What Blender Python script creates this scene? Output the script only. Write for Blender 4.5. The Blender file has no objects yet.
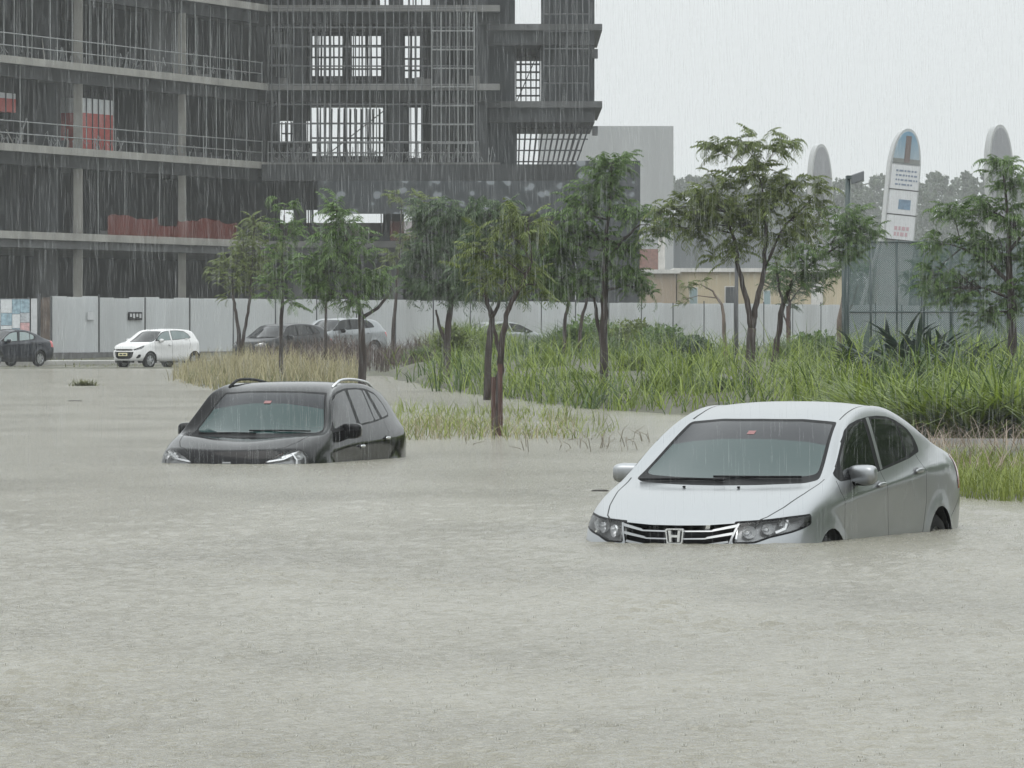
import bpy, bmesh, math, random
import numpy as np
from mathutils import Vector, Matrix
from mathutils.bvhtree import BVHTree
random.seed(7); RNG = np.random.default_rng(11)
R = math.radians
sc = bpy.context.scene; C = sc.collection
F = 6400.0; H = 1.465; YH = 329.0            # focal length in pixels, eye height over the water, horizon row

def at(px, py, Y):                           # the world point seen at a pixel, Y metres away
    return Vector(((px-512)*Y/F, Y, H-(py-YH)*Y/F))
def ax(px, Y): return (px-512)*Y/F
def az(py, Y): return H-(py-YH)*Y/F
def gy(py, z=0.0): return F*(H-z)/(py-YH)    # distance of a ground point at height z

# ------------------------------------------------------------------ materials
def new_mat(name):
    m = bpy.data.materials.new(name); m.use_nodes = True
    n = m.node_tree.nodes; l = m.node_tree.links
    return m, n, l, n['Principled BSDF']
def mat(name, col, rough=.6, metal=0, spec=.5, coat=0, noise=0, nscale=4, bump=0, bscale=40, stretch=None, ior=None, coat_rough=.03):
    m, n, l, b = new_mat(name)
    b.inputs['Base Color'].default_value = (*col, 1); b.inputs['Roughness'].default_value = rough
    b.inputs['Metallic'].default_value = metal; b.inputs['Specular IOR Level'].default_value = spec
    b.inputs['Coat Weight'].default_value = coat; b.inputs['Coat Roughness'].default_value = coat_rough
    if ior: b.inputs['IOR'].default_value = ior
    if noise or bump:
        tc = n.new('ShaderNodeTexCoord'); mp = n.new('ShaderNodeMapping'); l.new(tc.outputs['Object'], mp.inputs['Vector'])
        if stretch: mp.inputs['Scale'].default_value = stretch
    if noise:
        t = n.new('ShaderNodeTexNoise'); t.inputs['Scale'].default_value = nscale; t.inputs['Detail'].default_value = 6
        l.new(mp.outputs[0], t.inputs['Vector'])
        r = n.new('ShaderNodeValToRGB'); l.new(t.outputs['Fac'], r.inputs['Fac'])
        r.color_ramp.elements[0].position = .32; r.color_ramp.elements[1].position = .68
        r.color_ramp.elements[0].color = (*[c*(1-noise) for c in col], 1)
        r.color_ramp.elements[1].color = (*[min(1, c*(1+noise)) for c in col], 1)
        l.new(r.outputs[0], b.inputs['Base Color'])
    if bump:
        t2 = n.new('ShaderNodeTexNoise'); t2.inputs['Scale'].default_value = bscale; t2.inputs['Detail'].default_value = 4
        l.new(mp.outputs[0], t2.inputs['Vector'])
        bp = n.new('ShaderNodeBump'); bp.inputs['Strength'].default_value = bump; bp.inputs['Distance'].default_value = .02
        l.new(t2.outputs['Fac'], bp.inputs['Height']); l.new(bp.outputs[0], b.inputs['Normal'])
    return m
def leaf_mat(name, c1, c2, trans=.35, rough=.5):
    m, n, l, b = new_mat(name)
    g = n.new('ShaderNodeNewGeometry'); r = n.new('ShaderNodeValToRGB')
    r.color_ramp.elements[0].color = (*c1, 1); r.color_ramp.elements[1].color = (*c2, 1)
    l.new(g.outputs['Random Per Island'], r.inputs['Fac']); l.new(r.outputs[0], b.inputs['Base Color'])
    b.inputs['Roughness'].default_value = rough; b.inputs['Specular IOR Level'].default_value = .35
    tr = n.new('ShaderNodeBsdfTranslucent'); l.new(r.outputs[0], tr.inputs['Color'])
    mx = n.new('ShaderNodeMixShader'); mx.inputs[0].default_value = trans
    l.new(b.outputs[0], mx.inputs[1]); l.new(tr.outputs[0], mx.inputs[2])
    l.new(mx.outputs[0], n['Material Output'].inputs['Surface'])
    return m
def alpha_mat(name, col, alpha, rough=.6):
    m, n, l, b = new_mat(name)
    b.inputs['Base Color'].default_value = (*col, 1); b.inputs['Roughness'].default_value = rough
    b.inputs['Alpha'].default_value = alpha
    return m

# ------------------------------------------------------------------ mesh helpers
class MB:
    def __init__(s): s.v = []; s.f = []; s.m = []
    def add(s, vs, fs, mi=0):
        o = len(s.v); s.v += [tuple(p) for p in vs]; s.f += [tuple(i+o for i in q) for q in fs]; s.m += [mi]*len(fs); return s
    def box(s, lo, hi, mi=0):
        x0, y0, z0 = lo; x1, y1, z1 = hi
        return s.add([(x0,y0,z0),(x1,y0,z0),(x1,y1,z0),(x0,y1,z0),(x0,y0,z1),(x1,y0,z1),(x1,y1,z1),(x0,y1,z1)],
              [(0,3,2,1),(4,5,6,7),(0,1,5,4),(1,2,6,5),(2,3,7,6),(3,0,4,7)], mi)
    def obox(s, a, b, w, z0, z1, mi=0):      # a wall from plan point a to b, w thick
        d = Vector((b[0]-a[0], b[1]-a[1])); d.normalize(); nn = Vector((-d.y, d.x))*w/2
        p = [(a[0]-nn.x,a[1]-nn.y),(b[0]-nn.x,b[1]-nn.y),(b[0]+nn.x,b[1]+nn.y),(a[0]+nn.x,a[1]+nn.y)]
        return s.add([(*q, z0) for q in p]+[(*q, z1) for q in p], [(0,3,2,1),(4,5,6,7),(0,1,5,4),(1,2,6,5),(2,3,7,6),(3,0,4,7)], mi)
    def prism(s, poly, z0, z1, mi=0):        # plan polygon (counter-clockwise) extruded upwards
        n = len(poly)
        return s.add([(*q, z0) for q in poly]+[(*q, z1) for q in poly],
            [tuple(range(n-1,-1,-1)), tuple(range(n,2*n))]+[(i,(i+1)%n,n+(i+1)%n,n+i) for i in range(n)], mi)
    def tube(s, pts, rad, k=6, mi=0, cap=True):
        pts = [Vector(p) for p in pts]; n = len(pts)
        if not isinstance(rad, (list, tuple)): rad = [rad]*n
        o = len(s.v); up = Vector((.3, .2, 1)) 
        for i, p in enumerate(pts):
            t = (pts[min(i+1,n-1)]-pts[max(i-1,0)]).normalized()
            u = t.cross(up)
            if u.length < .2: u = t.cross(Vector((1,0,.1)))
            u.normalize(); w = t.cross(u)
            for j in range(k):
                a = 2*math.pi*j/k; s.v.append(tuple(p+(u*math.cos(a)+w*math.sin(a))*rad[i]))
        for i in range(n-1):
            for j in range(k):
                s.f.append((o+i*k+j, o+i*k+(j+1)%k, o+(i+1)*k+(j+1)%k, o+(i+1)*k+j)); s.m.append(mi)
        if cap:
            s.f.append(tuple(o+j for j in range(k-1,-1,-1))); s.f.append(tuple(o+(n-1)*k+j for j in range(k))); s.m += [mi, mi]
        return s
    def lathe_y(s, prof, k=32, mi=0, c=(0,0,0)):   # profile (radius, y) about the y axis
        o = len(s.v); n = len(prof)
        for r, y in prof:
            for j in range(k):
                a = 2*math.pi*j/k; s.v.append((c[0]+r*math.cos(a), c[1]+y, c[2]+r*math.sin(a)))
        for i in range(n-1):
            for j in range(k):
                s.f.append((o+i*k+j, o+i*k+(j+1)%k, o+(i+1)*k+(j+1)%k, o+(i+1)*k+j)); s.m.append(mi)
        return s
    def build(s, name, mats, parent=None, smooth=False, bevel=0, local=False):
        me = bpy.data.meshes.new(name); v = s.v
        if parent is not None and not local:
            iv = world(parent).inverted(); v = [tuple(iv @ Vector(p)) for p in v]
        me.from_pydata(v, [], s.f)
        if not isinstance(mats, (list, tuple)): mats = [mats]
        for m in mats: me.materials.append(m)
        if len(mats) > 1: me.polygons.foreach_set('material_index', s.m)
        if smooth: me.polygons.foreach_set('use_smooth', [True]*len(me.polygons))
        me.update()
        o = bpy.data.objects.new(name, me); C.objects.link(o); o.parent = parent
        if bevel:
            bv = o.modifiers.new('bevel', 'BEVEL'); bv.width = bevel; bv.segments = 2; bv.limit_method = 'ANGLE'
        return o
def world(o):
    m = o.matrix_basis.copy()
    while o.parent: o = o.parent; m = o.matrix_basis @ m
    return m
def np_mesh(name, V, Fq, m, parent=None, smooth=False):
    me = bpy.data.meshes.new(name); V = np.asarray(V, np.float32).reshape(-1, 3); Fq = np.asarray(Fq, np.int32)
    me.vertices.add(len(V)); me.vertices.foreach_set('co', V.ravel())
    k = Fq.shape[1]; me.loops.add(Fq.size); me.loops.foreach_set('vertex_index', Fq.ravel())
    me.polygons.add(len(Fq)); me.polygons.foreach_set('loop_start', np.arange(0, Fq.size, k, dtype=np.int32))
    me.polygons.foreach_set('loop_total', np.full(len(Fq), k, np.int32))
    if smooth: me.polygons.foreach_set('use_smooth', np.ones(len(Fq), bool))
    me.update(calc_edges=True); me.materials.append(m)
    o = bpy.data.objects.new(name, me); C.objects.link(o); o.parent = parent
    return o
def empty(name, loc=(0,0,0)):
    o = bpy.data.objects.new(name, None); C.objects.link(o); o.location = loc; o.empty_display_size = .3; return o
def tag(o, label=None, cat=None, group=None, kind=None):
    if label: o['label'] = label
    if cat: o['category'] = cat
    if group: o['group'] = group
    if kind: o['kind'] = kind
    return o
def dup(root, swap=None):
    def one(o, par):
        c = o.copy(); C.objects.link(c); c.parent = par
        if swap and c.type == 'MESH':
            for s in c.material_slots:
                if s.material and s.material.name in swap:
                    nm = swap[s.material.name]; s.link = 'OBJECT'; s.material = nm
        for ch in list(o.children): one(ch, c)
        return c
    return one(root, None)

# ------------------------------------------------------------------ render, camera, light, air
sc.render.engine = 'CYCLES'
sc.cycles.use_denoising = True
sc.cycles.max_bounces = 8; sc.cycles.transparent_max_bounces = 24; sc.cycles.volume_bounces = 1
sc.view_settings.view_transform = 'Standard'; sc.view_settings.look = 'None'
sc.view_settings.gamma = 1; sc.view_settings.exposure = EXPOSURE = 0.14
cam = bpy.data.cameras.new('camera'); co = bpy.data.objects.new('camera', cam); C.objects.link(co)
co.location = (0, 0, H); co.rotation_euler = (R(90), 0, 0)
cam.sensor_width = 36; cam.lens = F/1024*36; cam.shift_y = (YH-384)/1024
cam.clip_start = .5; cam.clip_end = 20000
sc.camera = co

w = bpy.data.worlds.new('World'); sc.world = w; w.use_nodes = True
n, l = w.node_tree.nodes, w.node_tree.links
sky = n.new('ShaderNodeTexSky'); sky.sky_type = 'NISHITA'; sky.sun_disc = False
SUN_EL, SUN_ROT = 58, 200
sky.sun_elevation = R(SUN_EL); sky.sun_rotation = R(SUN_ROT); sky.air_density = 1.0; sky.dust_density = 8; sky.ozone_density = 1
hs = n.new('ShaderNodeHueSaturation'); hs.inputs['Saturation'].default_value = .16
l.new(sky.outputs[0], hs.inputs['Color'])
# an even cloud deck: the clear sky's gradient is mixed most of the way to one grey
mx = n.new('ShaderNodeMix'); mx.data_type = 'RGBA'; mx.inputs['Factor'].default_value = .85
tcw = n.new('ShaderNodeTexCoord'); sep = n.new('ShaderNodeSeparateXYZ'); l.new(tcw.outputs['Generated'], sep.inputs[0])
el = n.new('ShaderNodeMapRange'); el.inputs['From Min'].default_value = 0; el.inputs['From Max'].default_value = 1   # overcast: the zenith is brighter than the horizon
el.inputs['To Min'].default_value = 1; el.inputs['To Max'].default_value = 2.7; l.new(sep.outputs['Z'], el.inputs['Value'])
dk = n.new('ShaderNodeMix'); dk.data_type = 'RGBA'; dk.blend_type = 'MULTIPLY'; dk.inputs['Factor'].default_value = 1
dk.inputs['A'].default_value = (8.3, 8.75, 8.85, 1); l.new(el.outputs[0], dk.inputs['B'])
l.new(hs.outputs[0], mx.inputs['A']); l.new(dk.outputs['Result'], mx.inputs['B'])
l.new(mx.outputs['Result'], n['Background'].inputs['Color'])
n['Background'].inputs['Strength'].default_value = .09
sun = bpy.data.lights.new('sun', 'SUN'); sun.energy = .5; sun.angle = R(40); sun.color = (1, .97, .92)
so = bpy.data.objects.new('sun', sun); C.objects.link(so); so.location = (0, -20, 60)
d = Vector((math.sin(R(SUN_ROT))*math.cos(R(SUN_EL)), math.cos(R(SUN_ROT))*math.cos(R(SUN_EL)), math.sin(R(SUN_EL))))
so.rotation_euler = d.to_track_quat('Z', 'Y').to_euler()

hz_m = bpy.data.materials.new('haze'); hz_m.use_nodes = True
n, l = hz_m.node_tree.nodes, hz_m.node_tree.links
n.remove(n['Principled BSDF']); pv = n.new('ShaderNodeVolumePrincipled')
pv.inputs['Color'].default_value = (.93, .95, .96, 1); pv.inputs['Density'].default_value = HAZE = .00022
l.new(pv.outputs[0], n['Material Output'].inputs['Volume'])
tag(MB().box((-1450, -60, -1.9), (1450, 1520, 42)).build('haze', hz_m), kind='stuff')

# ------------------------------------------------------------------ the setting: ground, water, pavement
def interp(x, xs, ys): return float(np.interp(x, xs, ys))
BX = [-60, -14, -11.6, -8.2, -3.45, -3.40, -1.74, .17, 1.6, 3.16, 5.0, 6.8, 12, 60]       # where the water ends
BY = [262, 250, 243, 203, 200, 187, 155, 132.6, 117, 107.6, 95, 84.7, 74, 60]
ISL_A = [(-11.6,226),(-9.6,182),(-7.0,152),(-5.9,142.5),(-4.1,142),(-3.7,150),(-4.2,178),(-5.2,212),(-8.4,236)]
ISL_C = [(-1.75,84.5),(.2,83.8),(1.2,86),(1.55,92),(1.0,110),(-.4,118),(-2.1,117),(-2.4,100)]
ISL_D = [(3.55,56.5),(4.6,53),(7.5,51.5),(14,50),(14,79),(5.2,80),(4.0,72)]
def inside(poly, x, y):
    c = False; n = len(poly); j = n-1
    for i in range(n):
        xi, yi = poly[i]; xj, yj = poly[j]
        if (yi > y) != (yj > y) and x < (xj-xi)*(y-yi)/(yj-yi)+xi: c = not c
        j = i
    return c
def edge_d(poly, x, y):
    best = 1e9; n = len(poly)
    for i in range(n):
        a = np.array(poly[i]); b = np.array(poly[(i+1) % n]); p = np.array((x, y)); ab = b-a
        t = np.clip(np.dot(p-a, ab)/np.dot(ab, ab), 0, 1); q = p-(a+t*ab); best = min(best, math.hypot(q[0], q[1]*.12))
    return best
def ground_z(x, y):
    dd = y-interp(x, BX, BY)
    z = interp(dd, [-25, 0, 6, 30, 60], [-.9, 0, .22, .45, .57])
    if x < -11.6 and y < 275: z = min(z, interp(y, [244, 252, 275], [0.02, .04, .45]))
    if x < -11.6 and y < 244: z = interp(y, [150, 225, 244], [-.9, -.03, .02])
    if y > 300: z = .57
    for poly, top in ((ISL_A, .16), (ISL_C, -.03), (ISL_D, .10)):
        e = edge_d(poly, x, y) if poly[0][0]-30 < x < 30 and y < 245 else 9
        if e < 3:
            s = e if inside(poly, x, y) else -e
            z = max(z, interp(s, [-.8, 0, .7], [-.9, 0, top]))
    return z
soil = mat('wet_soil', (.055, .055, .030), .7, noise=.5, nscale=.6, bump=.3, bscale=8)
gx = [-1400, -700, -300, -120, -60]+list(np.arange(-40, 40.1, 1.0))+[60, 120, 300, 700, 1400]
gyy = [-50, 0, 30, 45]+list(np.arange(50, 310, 1.5))+[330, 380, 450, 600, 900, 1500]
V = [(x, y, ground_z(x, y)) for y in gyy for x in gx]; nx = len(gx)
Fq = [(j*nx+i, j*nx+i+1, (j+1)*nx+i+1, (j+1)*nx+i) for j in range(len(gyy)-1) for i in range(nx-1)]
tag(np_mesh('ground', V, Fq, soil, smooth=True), kind='structure')

# the flood: muddy water roughened by rain
m, n, l, b = new_mat('flood_water')
tc = n.new('ShaderNodeTexCoord')
def noise(scale, stretch, detail=4, rough=.55):
    mp = n.new('ShaderNodeMapping'); mp.inputs['Scale'].default_value = stretch; l.new(tc.outputs['Object'], mp.inputs['Vector'])
    t = n.new('ShaderNodeTexNoise'); t.inputs['Scale'].default_value = scale; t.inputs['Detail'].default_value = detail
    t.inputs['Roughness'].default_value = rough; l.new(mp.outputs[0], t.inputs['Vector']); return t.outputs['Fac']
def math_n(op, a, bb):
    t = n.new('ShaderNodeMath'); t.operation = op
    for i, q in enumerate((a, bb)):
        if isinstance(q, (int, float)): t.inputs[i].default_value = q
        else: l.new(q, t.inputs[i])
    return t.outputs[0]
def ramp(src, p0, p1, c0, c1):
    t = n.new('ShaderNodeValToRGB'); l.new(src, t.inputs['Fac'])
    t.color_ramp.elements[0].position = p0; t.color_ramp.elements[1].position = p1
    t.color_ramp.elements[0].color = (*c0, 1); t.color_ramp.elements[1].color = (*c1, 1); return t.outputs[0]
silt = noise(.22, (1, .16, 1), 5)
l.new(ramp(silt, .35, .65, (.245, .231, .182), (.258, .245, .196)), b.inputs['Base Color'])
b.inputs['IOR'].default_value = 1.33
b.inputs['Roughness'].default_value = .16
fine = noise(20, (1, .6, 1), 5, .7); rip = noise(6, (1, .5, 1), 3); drops = n.new('ShaderNodeTexVoronoi'); drops.inputs['Scale'].default_value = 22
mpd = n.new('ShaderNodeMapping'); l.new(tc.outputs['Object'], mpd.inputs['Vector']); l.new(mpd.outputs[0], drops.inputs['Vector'])
ring = math_n('MULTIPLY', math_n('SINE', math_n('MULTIPLY', drops.outputs['Distance'], 18.0), 0), .35)
patch = ramp(noise(.55, (.6, .3, 1), 4), .38, .66, (.62,)*3, (1,)*3)
hgt = math_n('ADD', math_n('ADD', math_n('MULTIPLY', fine, 1.25), math_n('MULTIPLY', rip, .55)), ring)
bp = n.new('ShaderNodeBump'); bp.inputs['Distance'].default_value = .03
l.new(math_n('MULTIPLY', patch, .80), bp.inputs['Strength'])
l.new(hgt, bp.inputs['Height']); l.new(bp.outputs[0], b.inputs['Normal'])
water_m = m
# the sheet: fine real ripples near the viewer, coarse further out
def wave_sheet():
    rows = []; y = 14.0
    while y < 75: rows.append(y); y += .035*(y/20)**1.6
    rows = [-50, 5] + rows + [80, 100, 130, 170, 230, 320]
    ncol = 240; V = []; 
    for y in rows:
        half = max(3.2, .1*abs(y)+1.5)
        xs = np.concatenate(([-1380, -60], np.linspace(-half, half, ncol), [60, 1380]))
        V.append(np.stack([xs, np.full_like(xs, y), np.zeros_like(xs)], 1))
    V = np.array(V); X = V[..., 0]; Y = V[..., 1]
    amp = np.clip((Y-13)/2, 0, 1)*np.clip((75-Y)/30, 0, 1)*(np.abs(X) < np.maximum(3.0, .1*np.abs(Y)+1.3))
    # slow patches where the wind has roughened the flood
    pat = .5+.5*np.sin(.9*X+.35*Y+1.7*np.sin(.21*Y+.5*X)+.8*np.sin(1.7*X-.4*Y))*np.sin(.23*Y+.3*X+.9*np.sin(.5*X))
    z = np.zeros_like(X)
    rs = np.random.default_rng(5)
    for k in range(70):
        lam = .07*2.6**rs.random()**.8*1.6**rs.random(); th = rs.normal(math.pi/2, .7); ph = rs.random()*6.28
        z += .0012*(lam/.12)**.4*np.sin(2*math.pi/lam*(X*math.cos(th)+Y*math.sin(th))+ph+1.2*np.sin(X*rs.uniform(.6, 2)+Y*rs.uniform(.3, 1)))
    V[..., 2] = z*amp*(.40+.6*pat**4) + rs.normal(0, .0012, X.shape)*amp
    nr, nc = X.shape; i = np.arange(nr*nc).reshape(nr, nc)
    Q = np.stack([i[:-1, :-1], i[:-1, 1:], i[1:, 1:], i[1:, :-1]], -1).reshape(-1, 4)
    return V.reshape(-1, 3), Q
Vw, Qw = wave_sheet()
tag(np_mesh('water', Vw, Qw, water_m, smooth=True), kind='structure')

concrete_w = mat('wet_concrete', (.30, .295, .28), .45, noise=.18, nscale=1.2, bump=.2)
paving = MB(); 
paving.prism([(-60, 264), (-60, 256), (-19, 252), (-9, 256), (-9, 262)][::-1], -.3, .20)
tag(paving.build('pavement', concrete_w), kind='structure')
kerb = MB(); kerb.obox((4.6, 81.6), (16, 79.6), .16, -.6, .07)
tag(kerb.build('kerb', concrete_w), kind='structure')

# ------------------------------------------------------------------ car shells: a control cage, smoothed, then cut along panel outlines
def cage_mesh(cols, front, rear, crease, level):
    """cols: nine rails (sill .. roof centre) of twelve points; front / rear: four rows of five points below the bonnet / boot edge."""
    V = []; idx = {}; Fc = []; CE = {}
    def vid(p):
        k = (round(p[0], 4), round(p[1], 4), round(p[2], 4))
        if k not in idx: idx[k] = len(V); V.append(p)
        return idx[k]
    def quads(rows, flip):
        for i in range(len(rows)-1):
            for j in range(len(rows[0])-1):
                for s in (1, -1):
                    q = [rows[i][j], rows[i][j+1], rows[i+1][j+1], rows[i+1][j]]
                    q = [vid((p[0], p[1]*s, p[2])) for p in q]
                    if (s == -1) != flip: q = q[::-1]
                    Fc.append(q)
    quads(cols, False)                      # rows = rails, columns = stations (front to back)
    fr = [[cols[k][0] for k in range(4, 9)]]+front
    quads(fr, False)
    rr = [[cols[k][-1] for k in range(4, 9)]]+rear
    quads(rr, True)
    for (k, i0, i1, wgt) in crease:
        for i in range(i0, i1):
            for s in (1, -1):
                a, b_ = cols[k][i], cols[k][i+1]
                CE[frozenset((vid((a[0], a[1]*s, a[2])), vid((b_[0], b_[1]*s, b_[2]))))] = wgt
    for (row, wgt) in ((fr[0], .55), (rr[0], .45)):
        for j in range(4):
            for s in (1, -1):
                a, b_ = row[j], row[j+1]
                CE[frozenset((vid((a[0], a[1]*s, a[2])), vid((b_[0], b_[1]*s, b_[2]))))] = wgt
    tgt = np.array(V); cur = tgt.copy()
    me = bpy.data.meshes.new('cage'); me.from_pydata(V, [], Fc)
    bm = bmesh.new(); bm.from_mesh(me); bmesh.ops.recalc_face_normals(bm, faces=bm.faces)
    lay = bm.edges.layers.float.new('crease_edge')
    for e in bm.edges:
        e[lay] = CE.get(frozenset((e.verts[0].index, e.verts[1].index)), 0)
    bm.to_mesh(me); bm.free()
    o = bpy.data.objects.new('cage', me); C.objects.link(o)
    md = o.modifiers.new('s', 'SUBSURF'); md.levels = level; md.subdivision_type = 'CATMULL_CLARK'
    for it in range(4):
        dg = bpy.context.evaluated_depsgraph_get(); dg.update()
        ev = o.evaluated_get(dg); em = ev.to_mesh()
        co_ = np.empty(len(em.vertices)*3, np.float32); em.vertices.foreach_get('co', co_)
        lim = co_.reshape(-1, 3)[:len(V)]
        if it < 3:
            cur = cur+.75*(tgt-lim); me.vertices.foreach_set('co', cur.astype(np.float32).ravel()); me.update()
            ev.to_mesh_clear()
        else:
            bm = bmesh.new(); bm.from_mesh(em); ev.to_mesh_clear()
    bpy.data.objects.remove(o); bpy.data.meshes.remove(me)
    return bm
def poly_in(poly, u, v):
    c = False; j = len(poly)-1
    for i in range(len(poly)):
        a, b_ = poly[i], poly[j]
        if (a[1] > v) != (b_[1] > v) and u < (b_[0]-a[0])*(v-a[1])/(b_[1]-a[1])+a[0]: c = not c
        j = i
    return c
AXES = {'side': (Vector((1,0,0)), Vector((0,0,1))), 'front': (Vector((0,1,0)), Vector((0,0,1))), 'rear': (Vector((0,1,0)), Vector((0,0,1))),
        'top': (Vector((1,0,0)), Vector((0,1,0))), 'diag': (Vector((-.7071,.7071,0)), Vector((0,0,1))), 'rdiag': (Vector((.7071,.7071,0)), Vector((0,0,1)))}
LOOK = {'side': Vector((0,1,0)), 'front': Vector((1,0,0)), 'rear': Vector((-1,0,0)), 'top': Vector((0,0,1)), 'diag': Vector((.7071,.7071,0)), 'rdiag': Vector((-.7071,.7071,0))}
def rounded(poly, r, k=3):
    out = []; n = len(poly)
    for i in range(n):
        p = Vector(poly[i]); a = Vector(poly[i-1])-p; b_ = Vector(poly[(i+1) % n])-p
        rr = min(r, a.length*.45, b_.length*.45)
        s, e = p+a.normalized()*rr, p+b_.normalized()*rr
        for q in range(k+1):
            t = q/k; out.append(tuple((s*(1-t)+p*t)*(1-t)+(p*(1-t)+e*t)*t))
    return out
def inset_poly(poly, dd):                   # shrink an outline by dd
    n = len(poly); area = sum(poly[i][0]*poly[(i+1)%n][1]-poly[(i+1)%n][0]*poly[i][1] for i in range(n)); sg = 1 if area > 0 else -1
    out = []
    for i in range(n):
        p, a, b_ = Vector(poly[i]), Vector(poly[i-1]), Vector(poly[(i+1) % n])
        d1, d2 = (p-a).normalized(), (b_-p).normalized()
        n1, n2 = Vector((-d1.y, d1.x))*sg, Vector((-d2.y, d2.x))*sg
        m_ = (n1+n2); m_ = m_/max(.35, m_.length_squared)*2 if m_.length > .01 else n1
        out.append(tuple(p+m_*dd))
    return out
def ok_face(f, view, lim):
    c = f.calc_center_median(); nn = f.normal
    if nn.dot(LOOK[view]) < (.42 if view == 'side' else .06): return False
    return lim is None or (lim[0] <= c.x <= lim[1] and lim[2] <= c.z <= lim[3])
def cut_outline(bm, poly, view, lim):
    U, W = AXES[view]; D = LOOK[view]
    us = [p[0] for p in poly]; vs = [p[1] for p in poly]; mg = .09
    cand = set()
    for f in bm.faces:
        c = f.calc_center_median(); u, v = c.dot(U), c.dot(W)
        if min(us)-mg < u < max(us)+mg and min(vs)-mg < v < max(vs)+mg and ok_face(f, view, lim): cand.add(f)
    for i in range(len(poly)):
        a, b_ = Vector(poly[i]), Vector(poly[(i+1) % len(poly)])
        if (b_-a).length < 1e-5: continue
        lo = (min(a.x, b_.x)-.004, min(a.y, b_.y)-.004); hi = (max(a.x, b_.x)+.004, max(a.y, b_.y)+.004)
        sub = []
        for f in cand:
            u_ = [v.co.dot(U) for v in f.verts]; v_ = [v.co.dot(W) for v in f.verts]
            if min(u_) <= hi[0] and max(u_) >= lo[0] and min(v_) <= hi[1] and max(v_) >= lo[1]: sub.append(f)
        if not sub: continue
        nr = (b_-a).normalized(); pn = (U*(-nr.y)+W*nr.x); po = U*a.x+W*a.y
        es = set(); vs_ = set()
        for f in sub: es.update(f.edges); vs_.update(f.verts)
        res = bmesh.ops.bisect_plane(bm, geom=list(sub)+list(es)+list(vs_), dist=2e-5, plane_co=po, plane_no=pn)
        cand.difference_update(sub)
        cand.update(g for g in res['geom'] if isinstance(g, bmesh.types.BMFace))
        cand = {f for f in cand if f.is_valid}
def line_quads(pts, wd):
    out = []
    for i in range(len(pts)-1):
        a, b_ = Vector(pts[i]), Vector(pts[i+1]); dd = (b_-a).normalized(); nn = Vector((-dd.y, dd.x))*wd/2; a = a-dd*.001; b_ = b_+dd*.001
        out.append([tuple(a-nn), tuple(b_-nn), tuple(b_+nn), tuple(a+nn)])
    return out

class Shell:
    """regions: (name, view, outline, limits); lines: (view, points, width, limits); arches: (x, z, r)"""
    def __init__(s, cols, front, rear, crease, regions, lines, arches, level=3, tweak=None):
        bm = cage_mesh(cols, front, rear, crease, level)
        s.full = BVHTree.FromBMesh(bm)
        bmesh.ops.delete(bm, geom=[f for f in bm.faces if f.calc_center_median().y < 0], context='FACES')
        for v in bm.verts:
            if abs(v.co.y) < 1e-4: v.co.y = 0
            for (xa, za, ra) in arches:
                r = math.hypot(v.co.x-xa, v.co.z-za)
                if v.co.y > .3 and ra-.03 < r < ra+.10: v.co.y += .014*(1-max(0, r-ra)/.10)
        bm.normal_update()
        regs = list(regions)
        for (view, pts, wd, lim) in lines:
            for q in line_quads(pts, wd): regs.insert(0, ('gap', view, q, lim))
        for (xa, za, ra) in arches:
            regs.insert(0, ('arch', 'side', [(xa+ra*math.cos(t*math.pi/14), za+ra*math.sin(t*math.pi/14)) for t in range(28)], (-9, 9, -1, za+ra+.05)))
        for (nm, view, poly, lim) in regs: cut_outline(bm, poly, view, lim)
        bm.normal_update()
        nor = {v: v.normal.copy() for v in bm.verts}
        s.parts = {}
        for f in bm.faces:
            c = f.calc_center_median(); name = 'body'
            for (nm, view, poly, lim) in regs:
                if not ok_face(f, view, lim): continue
                U, W = AXES[view]
                if poly_in(poly, c.dot(U), c.dot(W)): name = nm; break
            s.parts.setdefault(name, []).append(([v.co.copy() for v in f.verts], [nor[v] for v in f.verts]))
        bm.free()
    def mesh(s, name, groups, both, side=1, offset=0, flat=False):
        """groups: region names, one material slot each; both: mirrored into one mesh, else only side."""
        V = []; N = []; idx = {}; Fc = []; M = []
        for mi, g in enumerate(groups):
            for g1 in (g if isinstance(g, tuple) else (g,)):
                for co_, no_ in s.parts.get(g1, ()):
                    for sd in ((1, -1) if both else (side,)):
                        q = []
                        for p, nn in zip(co_, no_):
                            p2 = (p.x, p.y*sd, p.z); n2 = (nn.x, nn.y*sd, nn.z)
                            k = (round(p2[0]*5e4), round(p2[1]*5e4), round(p2[2]*5e4))
                            if k not in idx:
                                idx[k] = len(V); V.append(tuple(p2[i]+n2[i]*offset for i in range(3))); N.append(n2)
                            q.append(idx[k])
                        if sd < 0: q = q[::-1]
                        if len(set(q)) == len(q): Fc.append(q); M.append(mi)
        me = bpy.data.meshes.new(name); me.from_pydata(V, [], Fc)
        me.polygons.foreach_set('use_smooth', [True]*len(me.polygons)); me.polygons.foreach_set('material_index', M)
        me.update()
        me.normals_split_custom_set_from_vertices(N)
        return me
    def hit(s, org, dr):
        loc, nn, i, d_ = s.full.ray_cast(Vector(org), Vector(dr).normalized()); return loc, nn
    def side_y(s, x, z): 
        p, nn = s.hit((x, 3, z), (0, -1, 0)); return p.y if p else .8
    def front_x(s, y, z):
        p, nn = s.hit((3, y, z), (-1, 0, 0)); return p.x if p else .8
    def top_z(s, x, y):
        p, nn = s.hit((x, y, 4), (0, 0, -1)); return p.z if p else 1

def put(me, name, mats, parent):
    for m in mats: me.materials.append(m)
    o = bpy.data.objects.new(name, me); C.objects.link(o); o.parent = parent; return o
def solid(s, group, depth):                 # nothing fancy: a region pushed inwards becomes a cavity floor
    return s

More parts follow.
